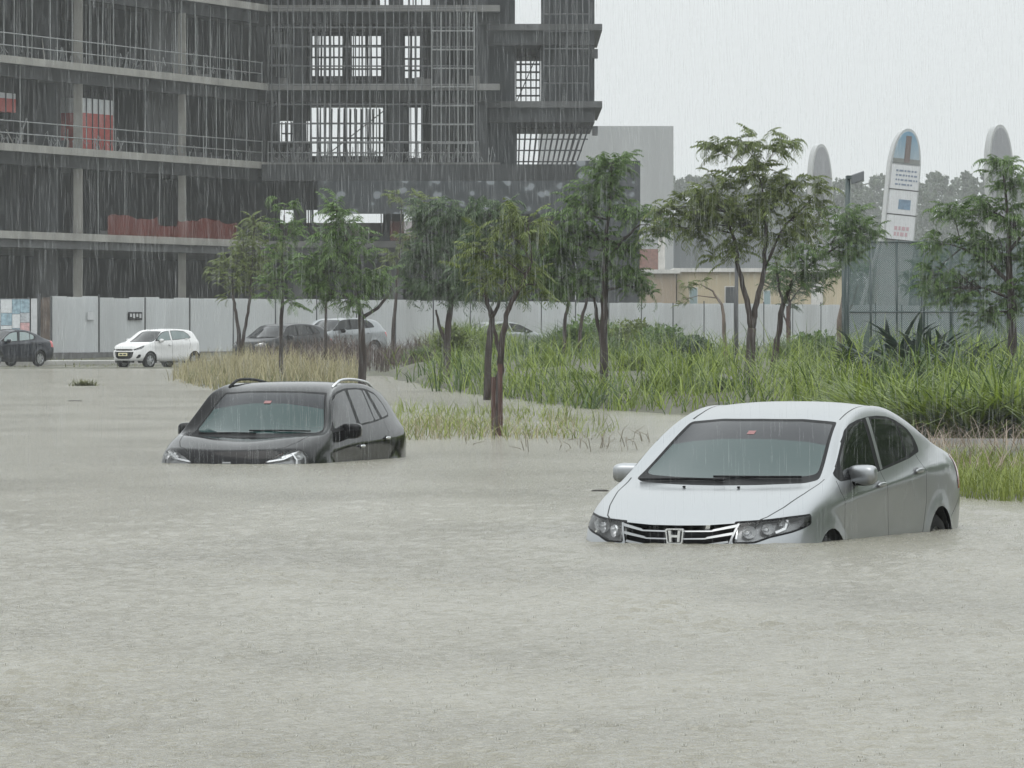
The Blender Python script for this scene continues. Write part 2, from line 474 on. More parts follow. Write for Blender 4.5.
# paints and car materials
def paint(name, col, metallic, rough, coat=.9, spec=.5):
    m, n, l, b = new_mat(name)
    b.inputs['Base Color'].default_value = (*col, 1); b.inputs['Metallic'].default_value = metallic; b.inputs['Roughness'].default_value = rough
    b.inputs['Coat Weight'].default_value = coat; b.inputs['Coat Roughness'].default_value = .06; b.inputs['Specular IOR Level'].default_value = spec
    tc = n.new('ShaderNodeTexCoord'); t = n.new('ShaderNodeTexNoise'); t.inputs['Scale'].default_value = 55; t.inputs['Detail'].default_value = 3
    l.new(tc.outputs['Object'], t.inputs['Vector'])
    bp = n.new('ShaderNodeBump'); bp.inputs['Strength'].default_value = .05; bp.inputs['Distance'].default_value = .004   # beads of rain
    l.new(t.outputs['Fac'], bp.inputs['Height']); l.new(bp.outputs[0], b.inputs['Coat Normal'])
    return m
silver = paint('silver_paint', (.325, .337, .348), .88, .32, .42)
black_p = paint('black_paint', (.004, .004, .005), .0, .09, .0, .25)
white_p = paint('white_paint', (.66, .66, .66), 0, .3, .4)
navy_p = paint('navy_paint', (.008, .010, .018), 0, .2, 0, .4)
grey_p = paint('grey_paint', (.014, .016, .018), .2, .3, 0, .5)
pale_p = paint('pale_silver_paint', (.26, .275, .285), .6, .35, .4)
def glass_mat(name, col, rough=.03, ior=1.6):
    m, n, l, b = new_mat(name)
    b.inputs['Base Color'].default_value = (*col, 1); b.inputs['Roughness'].default_value = rough; b.inputs['IOR'].default_value = ior
    b.inputs['Specular IOR Level'].default_value = .42
    tc = n.new('ShaderNodeTexCoord'); mp = n.new('ShaderNodeMapping'); mp.inputs['Scale'].default_value = (1, 1, .35); l.new(tc.outputs['Object'], mp.inputs['Vector'])
    t = n.new('ShaderNodeTexNoise'); t.inputs['Scale'].default_value = 30; t.inputs['Detail'].default_value = 4; l.new(mp.outputs[0], t.inputs['Vector'])
    bp = n.new('ShaderNodeBump'); bp.inputs['Strength'].default_value = .10; bp.inputs['Distance'].default_value = .004
    l.new(t.outputs['Fac'], bp.inputs['Height']); l.new(bp.outputs[0], b.inputs['Normal'])
    return m
wind_glass = glass_mat('windscreen_glass', (.010, .034, .033), .05, 1.47)
strip_glass = glass_mat('tinted_strip_glass', (.006, .008, .012), .10, 1.4)
side_glass = glass_mat('side_glass', (.006, .007, .008), .02, 1.45)
pale_glass = glass_mat('pale_side_glass', (.16, .20, .20), .05)
trim = mat('black_trim', (.005, .005, .006), .5, spec=.12)
gap_m = mat('panel_gap', (.008, .008, .008), .8)
rubber = mat('tyre_rubber', (.014, .014, .014), .8, spec=.2)
alloy = mat('alloy_wheel', (.45, .46, .47), .3, metal=.8)
chrome = mat('chrome', (.27, .275, .28), .25, metal=1)
lamp_in = mat('lamp_reflector', (.78, .79, .8), .25, metal=.6)
lamp_dark = mat('lamp_housing', (.24,.245,.25), .25, metal=.5)
red_lens = mat('red_lens', (.42, .02, .02), .12, coat=.6)
amber = mat('amber_lens', (.6, .22, .04), .2)
lens_m, n, l, b = new_mat('clear_lens')
tr = n.new('ShaderNodeBsdfTransparent'); gl = n.new('ShaderNodeBsdfGlossy'); gl.inputs['Roughness'].default_value = .03
fr = n.new('ShaderNodeFresnel'); fr.inputs['IOR'].default_value = 1.5; mxs = n.new('ShaderNodeMixShader')
l.new(fr.outputs[0], mxs.inputs[0]); l.new(tr.outputs[0], mxs.inputs[1]); l.new(gl.outputs[0], mxs.inputs[2])
l.new(mxs.outputs[0], n['Material Output'].inputs['Surface'])
red_tag = mat('toll_tag_red', (.22, .09, .09), .5)
plate_m = mat('number_plate', (.62, .58, .36), .5)
ink = mat('dark_ink', (.03, .03, .035), .6)
mirror_glass = mat('mirror_glass', (.6, .62, .63), .05, metal=1)

def make_wheel(root, x, z, y, r, sd):
    wl = empty('wheel'); wl.parent = root; wl.location = (x, y*sd, z)
    wd = .19
    t = MB(); t.lathe_y([(r*.66, -wd/2), (r*.88, -wd/2-.008), (r*.975, -wd/2+.02), (r, -wd/4), (r, wd/4), (r*.975, wd/2-.02), (r*.88, wd/2+.008), (r*.66, wd/2)], 36)
    t.build('tyre', rubber, wl, smooth=True, local=True)
    q = MB(); fy = wd/2-.012
    q.lathe_y([(r*.67, -wd/2), (r*.63, 0), (r*.62, fy*.7), (r*.675, fy), (r*.64, fy+.006), (r*.60, fy-.02), (r*.58, fy-.06)], 36)
    q.lathe_y([(.0, fy+.004), (r*.12, fy), (r*.15, fy-.02)], 12)
    for k in range(7):
        a = 2*math.pi*k/7; ca, sa = math.cos(a), math.sin(a); hw = r*.085
        def P(rad, off, yy): return (rad*ca-off*sa, yy, rad*sa+off*ca)
        q.add([P(r*.1, -hw, fy-.004), P(r*.1, hw, fy-.004), P(r*.63, hw*1.3, fy-.012), P(r*.63, -hw*1.3, fy-.012),
               P(r*.1, -hw, fy-.03), P(r*.1, hw, fy-.03), P(r*.63, hw*1.3, fy-.04), P(r*.63, -hw*1.3, fy-.04)],
              [(0,1,2,3), (0,4,5,1), (1,5,6,2), (2,6,7,3), (3,7,4,0)])
    q.lathe_y([(0, -.02), (r*.6, -.02)], 24)
    if sd < 0: q.v = [(a, -b_, c) for a, b_, c in q.v]; q.f = [f[::-1] for f in q.f]
    q.build('rim', alloy, wl, smooth=False, local=True)
    return wl
def wheel_well(bmb, x, z, r, y0, y1, sd):
    k = 18
    vs = []; 
    for i in range(k+1):
        a = -.35+(math.pi+.7)*i/k
        for yy in (y0, y1): vs.append((x+r*math.cos(a), yy*sd, z+r*math.sin(a)))
    fs = [(2*i, 2*i+1, 2*i+3, 2*i+2) for i in range(k)]
    bmb.add(vs, fs)
    bmb.add([(x+r*math.cos(-.35+(math.pi+.7)*i/k), y0*sd, z+r*math.sin(-.35+(math.pi+.7)*i/k)) for i in range(k+1)], [tuple(range(k+1))])
def pill(cx, cy, cz, lx, ly, lz, k=10, pw=2.6):  # a rounded block (superellipsoid)
    m = MB(); nu, nv = 2*k, k
    sp = lambda c, e: math.copysign(abs(c)**e, c)
    e = 2/pw
    for i in range(nv+1):
        ph = -math.pi/2+math.pi*i/nv
        for j in range(nu):
            th = 2*math.pi*j/nu
            m.v.append((cx+lx/2*sp(math.cos(ph), e)*sp(math.cos(th), e), cy+ly/2*sp(math.cos(ph), e)*sp(math.sin(th), e), cz+lz/2*sp(math.sin(ph), e)))
    for i in range(nv):
        for j in range(nu):
            m.f.append((i*nu+j, i*nu+(j+1)%nu, (i+1)*nu+(j+1)%nu, (i+1)*nu+j)); m.m.append(0)
    return m
def strip_on(sh, pts, view, width, thick, lift, k=1):
    """a bar laid on the shell along points given in a projection; returns an MB with real thickness."""
    U, W = AXES[view]; D = LOOK[view]; m = MB(); dense = []
    for i in range(len(pts)-1):
        for q in range(6):
            t = q/6; dense.append(tuple(pts[i][c]*(1-t)+pts[i+1][c]*t for c in range(len(pts[i]))))
    dense.append(pts[-1]); rows = []
    for i, p in enumerate(dense):
        a, b_ = dense[max(i-1, 0)], dense[min(i+1, len(dense)-1)]; dd = Vector((b_[0]-a[0], b_[1]-a[1])).normalized(); nn = Vector((-dd.y, dd.x))
        wd = p[2] if len(p) > 2 else width; row = []
        for sgn in (-1, 1):
            q = Vector((p[0], p[1]))+nn*wd/2*sgn; o = U*q.x+W*q.y+D*4
            loc, nrm = sh.hit(o, -D)
            if loc is None: loc = U*q.x+W*q.y+D*.8
            row += [loc+D*lift, loc+D*(lift-thick)]
        rows.append(row)
    for r0 in rows: m.v += [tuple(v) for v in r0]
    for i in range(len(rows)-1):
        o = i*4
        for (a, b_) in ((0, 2), (2, 3), (3, 1), (1, 0)): m.f.append((o+a, o+b_, o+4+b_, o+4+a)); m.m.append(0)
    m.f += [(0, 1, 3, 2), ((len(rows)-1)*4, (len(rows)-1)*4+2, (len(rows)-1)*4+3, (len(rows)-1)*4+1)]; m.m += [0, 0]
    return m
def mirror_mb(m):
    m.v = [(a, -b_, c) for a, b_, c in m.v]; m.f = [f[::-1] for f in m.f]; return m
def place(root, X, Y, th, zg, pitch=0, roll=0):
    s_, c_ = math.sin(R(th)), math.cos(R(th)); fw = Vector((-s_, -c_, 0)); lf = Vector((c_, -s_, 0)); up = Vector((0, 0, 1))
    f2 = fw*math.cos(pitch)-up*math.sin(pitch); u2 = up*math.cos(pitch)+fw*math.sin(pitch)
    l2 = lf*math.cos(roll)+u2*math.sin(roll); u3 = u2*math.cos(roll)-lf*math.sin(roll)
    m3 = Matrix((f2, l2, u3)).transposed(); root.rotation_mode = 'XYZ'
    root.location = (X, Y, zg); root.rotation_euler = m3.to_euler('XYZ')

def build_car(root, sh, spec, P):
    """assemble the parts of one car from its cut shell."""
    both = [('body', ['body', 'gap', 'trim'], [P['paint'], gap_m, trim])]
    o = put(sh.mesh('body', ['body', 'gap', ('trim',)], True), 'body', [P['paint'], gap_m, trim], root)
    inner = MB()
    for (xa, za, ra) in spec['arches']:
        for sd in (1, -1): wheel_well(inner, xa, za, ra+.012, spec['hw']-.36, spec['hw']-.015, sd)
    inner.build('wheel_well', gap_m, root, local=True)
    put(sh.mesh('hood', ['hood'], True), 'hood', [P['paint']], root)
    ws = put(sh.mesh('windshield', ['windshield'], True), 'windshield', [P['wind']], root)
    if sh.parts.get('sun_strip'): put(sh.mesh('sun_strip', ['sun_strip'], True), 'sun_strip', [strip_glass], ws)
    if sh.parts.get('rear_window'): put(sh.mesh('rear_window', ['rear_window'], True), 'rear_window', [P['side']], root)
    for sd in (1, -1):
        for dn, wn in (('front_door', 'front_glass'), ('rear_door', 'rear_glass')):
            dr = put(sh.mesh(dn, [dn, dn+'_trim'], False, sd), dn, [P['paint'], trim], root)
            put(sh.mesh('door_window', [wn], False, sd), 'door_window', [P['side']], dr)
            hx, hz = spec['handle'][dn]; yy = sh.side_y(hx, hz)
            hb = pill(hx, yy+.022, hz, .185, .026, .034, 8)
            cup = pill(hx+.01, yy-.004, hz-.002, .13, .02, .062, 8, 2)  # shade of the recess, painted as a dark pad behind the handle
            if sd < 0: mirror_mb(hb); mirror_mb(cup)
            h = hb.build('door_handle', P.get('handle', P['paint']), dr, smooth=True, local=True)
            cup.build('recess_shade', trim if P['paint'] is not silver else mat('recess_shade_grey', (.16, .165, .17), .4), dr, smooth=True, local=True)
        if sh.parts.get('quarter_glass'): put(sh.mesh('quarter_window', ['quarter_glass'], False, sd), 'quarter_window', [P['side']], root)
        # mirror: shell, lower skirt, stalk, glass
        mxx, myy, mzz = spec['mirror']; ml = spec['mirror_size']
        mb = pill(mxx, myy, mzz, *ml, 14, 3.4)
        mb.v = [(x+(.05*(y-myy)/ml[1]), y, z+(.10*(y-myy)*(.35 if z < mzz else 1)*.3)) for x, y, z in mb.v]
        low = pill(mxx-.008, myy-.012, mzz-ml[2]*.33, ml[0]*.9, ml[1]*.9, ml[2]*.42, 10, 2.6)
        stalk = MB().tube([(mxx+.02, spec['mirror_root'][0], spec['mirror_root'][1]), (mxx+.02, myy-ml[1]*.3, mzz-ml[2]*.32)], [.034, .026], 8)
        gls = pill(mxx-ml[0]*.42, myy, mzz+.004, .03, ml[1]*.82, ml[2]*.74, 8, 3)
        if sd < 0:
            for q in (mb, low, stalk, gls): mirror_mb(q)
        mo = mb.build('side_mirror', P.get('mirror', P['paint']), root, smooth=True, local=True)
        low.build('mirror_skirt', trim, mo, smooth=True, local=True); stalk.build('mirror_arm', trim, mo, smooth=True, local=True)
        gls.build('mirror_glass', mirror_glass, mo, smooth=True, local=True)
        # headlamp: dark bowl set back, reflectors, clear lens
        if sh.parts.get('headlight'):
            hl = put(sh.mesh('headlight', ['headlight'], False, sd, offset=-.055), 'headlight', [lamp_dark], root)
            put(sh.mesh('lens', ['headlight'], False, sd), 'lens', [lens_m], hl)
            for (u, v, rr) in spec['bulbs']:
                U, W = AXES['diag']; D = LOOK['diag']; loc, nn = sh.hit(U*u+W*v+D*4, -D)
                if loc is None: continue
                c = loc-D*.042; bw = MB(); k = 14; prof = [(rr, .030), (rr*.94, .012), (rr*.7, -.012), (rr*.42, -.022), (rr*.40, -.006), (rr*.22, .008), (0, .012)]
                for pr, dy in prof:
                    for j in range(k):
                        a = 2*math.pi*j/k; bw.v.append(tuple(c+U*pr*math.cos(a)+W*pr*.85*math.sin(a)+D*dy))
                for i in range(len(prof)-1):
                    for j in range(k): bw.f.append((i*k+j, i*k+(j+1)%k, (i+1)*k+(j+1)%k, (i+1)*k+j)); bw.m.append(0)
                if sd < 0: mirror_mb(bw)
                bw.build('reflector', lamp_in, hl, smooth=True, local=True)
            for line in spec.get('lamp_lines', ()):
                st = strip_on(sh, line, 'diag', .016, .02, -.012)
                if sd < 0: mirror_mb(st)
                st.build('chrome_strip', lamp_in, hl, local=True)
        if sh.parts.get('taillight'): put(sh.mesh('taillight', ['taillight'], False, sd, offset=.004), 'taillight', [red_lens], root)
        for (xa, za, ra) in spec['arches']: make_wheel(root, xa, za-spec.get('arch_drop', .03), spec['hw']-.115, spec['wheel_r'], sd)
    # wipers and washer jets
    for pts in spec.get('wipers', ()):
        q = [sh.hit((p[0]+1.2, p[1], p[2]+1.2*.75), (-1, 0, -.75)) for p in pts]
        q = [a[0]+a[1]*.014 for a in q if a[0] is not None]
        if len(q) > 1: MB().tube(q, .009, 5).build('wiper', trim, root, local=True)
    return root

# ---- the saloon's shape (front axle at x = 0, nose towards +x)
SED = dict(
 c0=[(.54,.66,.20),(.28,.74,.18),(0,.74,.18),(-.3,.74,.18),(-.68,.74,.18),(-1.08,.74,.18),(-1.5,.74,.18),(-1.95,.74,.18),(-2.3,.74,.18),(-2.65,.73,.19),(-3.0,.70,.21),(-3.36,.62,.24)],
 c1=[(.54,.74,.32),(.28,.815,.30),(0,.825,.30),(-.3,.825,.30),(-.68,.825,.30),(-1.08,.825,.30),(-1.5,.825,.30),(-1.95,.825,.30),(-2.3,.83,.30),(-2.65,.825,.31),(-3.0,.80,.33),(-3.38,.71,.36)],
 c2=[(.52,.775,.52),(.28,.825,.55),(0,.835,.56),(-.3,.838,.57),(-.68,.835,.58),(-1.08,.833,.58),(-1.5,.833,.59),(-1.95,.838,.60),(-2.3,.845,.61),(-2.65,.842,.62),(-3.0,.815,.62),(-3.40,.742,.62)],
 c3=[(.47,.765,.69),(.28,.806,.735),(0,.832,.785),(-.3,.84,.825),(-.68,.840,.845),(-1.08,.840,.865),(-1.5,.842,.885),(-1.95,.845,.912),(-2.3,.843,.935),(-2.65,.832,.935),(-3.0,.80,.92),(-3.38,.735,.875)],
 c4=[(.43,.735,.765),(.26,.765,.828),(0,.785,.895),(-.30,.795,.945),(-.68,.80,.952),(-1.08,.80,.962),(-1.5,.795,.982),(-1.95,.785,1.018),(-2.30,.768,1.055),(-2.65,.74,1.062),(-3.0,.725,1.038),(-3.35,.675,.975)],
 c5=[(.58,.63,.765),(.33,.665,.84),(.05,.70,.912),(-.27,.748,.985),(-.67,.70,1.19),(-1.04,.648,1.325),(-1.5,.636,1.370),(-1.95,.645,1.350),(-2.28,.675,1.268),(-2.64,.695,1.158),(-3.0,.68,1.068),(-3.38,.64,1.0)],
 c6=[(.69,.47,.752),(.42,.50,.843),(.12,.55,.918),(-.27,.665,.972),(-.70,.605,1.165),(-1.10,.545,1.332),(-1.5,.545,1.414),(-1.95,.545,1.406),(-2.33,.565,1.334),(-2.68,.60,1.205),(-3.02,.575,1.078),(-3.42,.46,1.005)],
 c7=[(.765,.24,.735),(.48,.26,.843),(.20,.28,.919),(-.10,.34,.966),(-.60,.31,1.17),(-1.05,.28,1.355),(-1.5,.28,1.440),(-1.97,.28,1.433),(-2.40,.28,1.362),(-2.75,.30,1.222),(-3.06,.30,1.083),(-3.47,.24,1.012)],
 c8=[(.79,0,.728),(.50,0,.842),(.22,0,.918),(-.04,0,.963),(-.56,0,1.172),(-1.03,0,1.362),(-1.5,0,1.445),(-1.98,0,1.438),(-2.42,0,1.372),(-2.78,0,1.23),(-3.08,0,1.086),(-3.48,0,1.014)],
 front=[[(.47,.765,.69),(.64,.63,.67),(.765,.46,.655),(.835,.24,.645),(.855,0,.642)],
        [(.52,.775,.52),(.70,.64,.51),(.805,.46,.50),(.865,.24,.50),(.88,0,.50)],
        [(.54,.74,.32),(.71,.62,.32),(.80,.45,.31),(.85,.24,.31),(.865,0,.31)],
        [(.54,.66,.20),(.68,.57,.20),(.75,.43,.20),(.80,.23,.20),(.81,0,.20)]],
 rear=[[(-3.38,.735,.875),(-3.46,.62,.88),(-3.50,.46,.885),(-3.53,.24,.885),(-3.54,0,.885)],
       [(-3.40,.742,.62),(-3.50,.635,.62),(-3.55,.46,.62),(-3.58,.24,.62),(-3.59,0,.62)],
       [(-3.38,.71,.36),(-3.48,.61,.36),(-3.53,.45,.36),(-3.555,.24,.36),(-3.56,0,.36)],
       [(-3.36,.62,.24),(-3.43,.55,.24),(-3.47,.42,.24),(-3.49,.22,.24),(-3.49,0,.24)]])
s_dlo = [(-.315,1.0),(-.479,1.100),(-.68,1.196),(-.90,1.290),(-1.04,1.324),(-1.24,1.346),(-1.48,1.357),(-1.695,1.354),(-1.91,1.338),(-2.068,1.304),(-2.26,1.235),(-2.335,1.16),(-2.345,1.10),(-2.313,1.064),(-2.2,1.052),(-2.02,1.030),(-1.47,.992),(-1.23,.978),(-.8,.962),(-.37,.958)]
s_fg = [(-.47,.985),(-.53,1.095),(-.70,1.180),(-.91,1.272),(-1.06,1.306),(-1.24,1.328),(-1.352,1.336),(-1.222,.997),(-.8,.982)]
s_rg = [(-1.515,1.337),(-1.70,1.336),(-1.90,1.320),(-2.035,1.287),(-1.968,1.045),(-1.7,1.026),(-1.372,1.004)]
s_qg = [(-2.072,1.272),(-2.235,1.215),(-2.268,1.17),(-2.215,1.078),(-2.005,1.048)]
s_bp = [(-1.435,1.352),(-1.50,1.352),(-1.355,.992),(-1.30,.988)]  # B-pillar trim's bright reflection, given as a strip of body paint
ws_lim = (-1.3, .12, .9, 1.45)
s_regs = [('sun_strip','front',[(-.1,1.236),(.25,1.229),(.45,1.212),(.575,1.188),(.640,1.19),(.64,1.6),(-.1,1.6)],(-1.3,.12,.9,1.33)),
 ('front_glass','side',rounded(s_fg,.03),None),('rear_glass','side',rounded(s_rg,.03),None),('quarter_glass','side',rounded(s_qg,.02),None),
 ('body','side',s_bp,(-2,-1,.9,1.5)),('trim','side',rounded(s_dlo,.03),None)]
s_wsg = rounded([(-.2,.990),(.3,.992),(.57,.999),(.632,1.012),(.524,1.320),(.3,1.342),(-.2,1.347)],.03)
s_wso = rounded([(-.2,.946),(.3,.950),(.60,.957),(.672,.975),(.546,1.336),(.3,1.358),(-.2,1.363)],.02)
s_regs[0] = ('sun_strip','front',rounded([(-.2,1.238),(.2,1.232),(.42,1.214),(.5695,1.190),(.524,1.320),(.3,1.342),(-.2,1.347)],.004),ws_lim)
s_hl = rounded([(-.235,.737),(-.285,.605),(-.15,.607),(-.035,.640),(.14,.668),(.254,.692),(.335,.715),(.345,.768),(.15,.760),(-.03,.748)],.012)
s_hl2 = inset_poly(s_hl,-.009)
s_hl = inset_poly(s_hl,.004)
s_gr = [(-.2,.718),(.2,.722),(.425,.736),(.372,.560),(.2,.545),(-.2,.54)]
s_regs += [('windshield','front',s_wsg,ws_lim),('trim','front',s_wso,ws_lim),
 ('rear_window','rear',rounded([(-.2,1.11),(.5,1.12),(.56,1.14),(.48,1.335),(-.2,1.355)],.03),(-3.1,-2.2,1.05,1.42)),
 ('headlight','diag',s_hl,(.2,.95,.5,.85)),('trim','diag',s_hl2,(.2,.95,.5,.85)),('grille','front',s_gr,(.5,1,.5,.8)),
 ('taillight','side',[(-3.06,.965),(-3.30,.995),(-3.62,.97),(-3.62,.70),(-3.40,.72),(-3.24,.85)],(-3.7,-3.2,.6,1)),
 ('taillight','rear',[(.47,.95),(.9,.95),(.9,.74),(.52,.76)],(-3.7,-3.2,.6,1)),
 ('hood','top',[(.90,-.1),(.90,.3),(.73,.515),(.60,.580),(.40,.635),(.1,.685),(-.28,.715),(-.34,.65),(-.09,.3),(-.03,-.1)],(-.4,.95,.70,1.0)),
 ('front_door','side',[(-.31,.25),(-.315,.63),(-.325,.83),(-.30,.90),(-.30,.975),(-1.29,1.0),(-1.325,.8),(-1.345,.5),(-1.345,.25)],(-1.5,0,.2,1.0)),
 ('rear_door','side',[(-1.345,.25),(-1.345,.5),(-1.325,.8),(-1.29,1.0),(-2.2,1.07),(-2.235,.93),(-2.225,.7),(-2.15,.52),(-2.07,.40),(-2.05,.25)],(-2.4,-1,.2,1.08))]
s_lines = [('side',[(-.31,.25),(-.315,.63),(-.325,.83),(-.30,.90),(-.31,.965)],.008,None),
 ('side',[(-1.345,.25),(-1.345,.5),(-1.325,.8),(-1.285,.985)],.008,None),
 ('side',[(-2.2,1.055),(-2.235,.93),(-2.225,.7),(-2.15,.52),(-2.07,.40),(-2.05,.25)],.008,None),
 ('side',[(-.31,.25),(-2.05,.25)],.008,None),
 ('top',[(.735,.50),(.60,.580),(.40,.635),(.1,.685),(-.26,.712)],.009,(-.4,.9,.72,1.05)),
 ('top',[(-1.13,.548),(-1.3,.54),(-1.9,.538),(-2.4,.560)],.012,(-2.6,-1,1.2,1.5)),
 ('side',[(-2.88,.56),(-3.2,.66),(-3.42,.72)],.007,(-3.6,-2.6,.4,.9)),
 ('top',[(-3.02,.60),(-3.30,.58),(-3.42,.52)],.008,(-3.6,-2.9,.9,1.15))]
def cols_of(D): return [D['c%d' % k] for k in range(9)]
crease = [(3,2,10,.5),(4,4,8,.25),(6,5,9,.35)]
sed_shell = Shell(cols_of(SED), SED['front'], SED['rear'], crease, s_regs, s_lines, [(0,.315,.342),(-2.55,.315,.342)], 3)
sed_spec = dict(arches=[(0,.315,.342),(-2.55,.315,.342)], hw=.835, wheel_r=.305, arch_drop=.012,
    handle={'front_door':(-1.155,.893),'rear_door':(-2.045,.942)},
    mirror=(-.655,.865,.99), mirror_size=(.15,.22,.140), mirror_root=(.775,.985),
    bulbs=[(-.165,.672,.052),(-.03,.690,.046),(.10,.712,.036)], lamp_lines=[[(-.235,.715),(-.262,.63)],[(.02,.665),(.10,.69),(.135,.745)]],
    wipers=[[(-.12,-.62,1.01),(-.05,-.2,1.0),(-.03,.05,.99)],[(-.10,-.05,1.0),(-.12,.3,1.01),(-.2,.55,1.02)]])

# ---- the tall estate car's shape
SUV = dict(
 c0=[(.62,.74,.30),(.28,.80,.27),(0,.80,.27),(-.3,.80,.27),(-.72,.80,.27),(-1.1,.80,.27),(-1.5,.80,.27),(-2.1,.80,.27),(-2.65,.80,.27),(-3.1,.79,.30),(-3.35,.76,.33),(-3.5,.70,.36)],
 c1=[(.62,.82,.42),(.28,.885,.40),(0,.895,.40),(-.3,.895,.40),(-.72,.89,.40),(-1.1,.89,.40),(-1.5,.89,.40),(-2.1,.895,.40),(-2.65,.90,.40),(-3.1,.885,.43),(-3.38,.84,.46),(-3.53,.77,.48)],
 c2=[(.60,.84,.64),(.28,.895,.65),(0,.905,.66),(-.3,.902,.66),(-.72,.895,.66),(-1.1,.895,.66),(-1.5,.898,.67),(-2.1,.91,.69),(-2.65,.918,.71),(-3.1,.90,.73),(-3.38,.85,.74),(-3.54,.79,.74)],
 c3=[(.57,.815,.85),(.28,.875,.88),(0,.898,.91),(-.3,.905,.93),(-.72,.905,.94),(-1.1,.907,.955),(-1.5,.91,.975),(-2.1,.915,1.01),(-2.65,.91,1.05),(-3.1,.885,1.075),(-3.35,.845,1.075),(-3.5,.785,1.06)],
 c4=[(.52,.765,.95),(.26,.825,1.005),(0,.852,1.055),(-.30,.866,1.095),(-.72,.872,1.12),(-1.1,.873,1.145),(-1.5,.868,1.175),(-2.1,.858,1.21),(-2.65,.835,1.248),(-3.1,.80,1.25),(-3.32,.775,1.21),(-3.44,.735,1.155)],
 c5=[(.65,.62,.955),(.36,.70,1.03),(.05,.76,1.085),(-.27,.838,1.135),(-.66,.75,1.42),(-1.0,.708,1.56),(-1.5,.692,1.605),(-2.1,.690,1.60),(-2.62,.702,1.545),(-3.02,.71,1.45),(-3.26,.72,1.315),(-3.42,.70,1.19)],
 c6=[(.725,.46,.948),(.45,.52,1.03),(.12,.60,1.09),(-.36,.725,1.098),(-.74,.645,1.355),(-1.08,.58,1.552),(-1.5,.58,1.636),(-2.1,.585,1.642),(-2.68,.58,1.60),(-3.12,.58,1.525),(-3.35,.60,1.355),(-3.52,.60,1.16)],
 c7=[(.77,.24,.938),(.52,.27,1.018),(.14,.32,1.072),(-.2,.38,1.106),(-.62,.34,1.352),(-1.02,.30,1.572),(-1.5,.30,1.652),(-2.1,.30,1.66),(-2.70,.30,1.628),(-3.17,.30,1.56),(-3.41,.32,1.385),(-3.56,.33,1.155)],
 c8=[(.785,0,.934),(.54,0,1.006),(.15,0,1.058),(-.12,0,1.106),(-.57,0,1.348),(-1.0,0,1.578),(-1.5,0,1.656),(-2.1,0,1.665),(-2.70,0,1.635),(-3.18,0,1.57),(-3.42,0,1.395),(-3.57,0,1.155)],
 front=[[(.57,.815,.85),(.72,.65,.845),(.79,.46,.84),(.825,.24,.835),(.835,0,.835)],
        [(.60,.84,.64),(.765,.66,.63),(.835,.46,.62),(.87,.24,.62),(.88,0,.62)],
        [(.62,.82,.42),(.76,.64,.42),(.83,.45,.41),(.86,.24,.41),(.87,0,.41)],
        [(.62,.74,.30),(.72,.60,.30),(.77,.43,.30),(.80,.23,.30),(.81,0,.30)]],
 rear=[[(-3.5,.785,1.06),(-3.58,.65,1.05),(-3.62,.48,1.045),(-3.65,.25,1.04),(-3.66,0,1.04)],
       [(-3.54,.79,.74),(-3.63,.67,.74),(-3.68,.48,.74),(-3.70,.25,.74),(-3.71,0,.74)],
       [(-3.53,.77,.48),(-3.61,.65,.48),(-3.65,.46,.48),(-3.67,.25,.48),(-3.68,0,.48)],
       [(-3.5,.70,.36),(-3.56,.60,.36),(-3.59,.44,.36),(-3.61,.23,.36),(-3.61,0,.36)]])
u_dlo = [(-.26,1.145),(-.437,1.290),(-.722,1.478),(-.95,1.553),(-1.33,1.592),(-1.81,1.596),(-2.187,1.582),(-2.50,1.530),(-2.68,1.42),(-2.766,1.295),(-2.72,1.262),(-2.489,1.243),(-2.0,1.206),(-1.4,1.174),(-.8,1.143),(-.32,1.112)]
u_fg = [(-.40,1.16),(-.48,1.29),(-.74,1.462),(-.96,1.532),(-1.318,1.570),(-1.300,1.192),(-.8,1.162)]
u_rg = [(-1.435,1.574),(-1.81,1.578),(-2.005,1.566),(-2.03,1.226),(-1.425,1.198)]
u_qg = [(-2.055,1.564),(-2.12,1.56),(-2.29,1.244),(-2.075,1.23)]
u_qg2 = [(-2.24,1.552),(-2.49,1.508),(-2.65,1.41),(-2.725,1.30),(-2.70,1.28),(-2.41,1.256)]
wl2 = (-1.4, .05, 1.04, 1.64)
u_wsg = rounded([(-.2,1.106),(.4,1.108),(.665,1.114),(.722,1.140),(.572,1.524),(.3,1.545),(-.2,1.548)],.04)
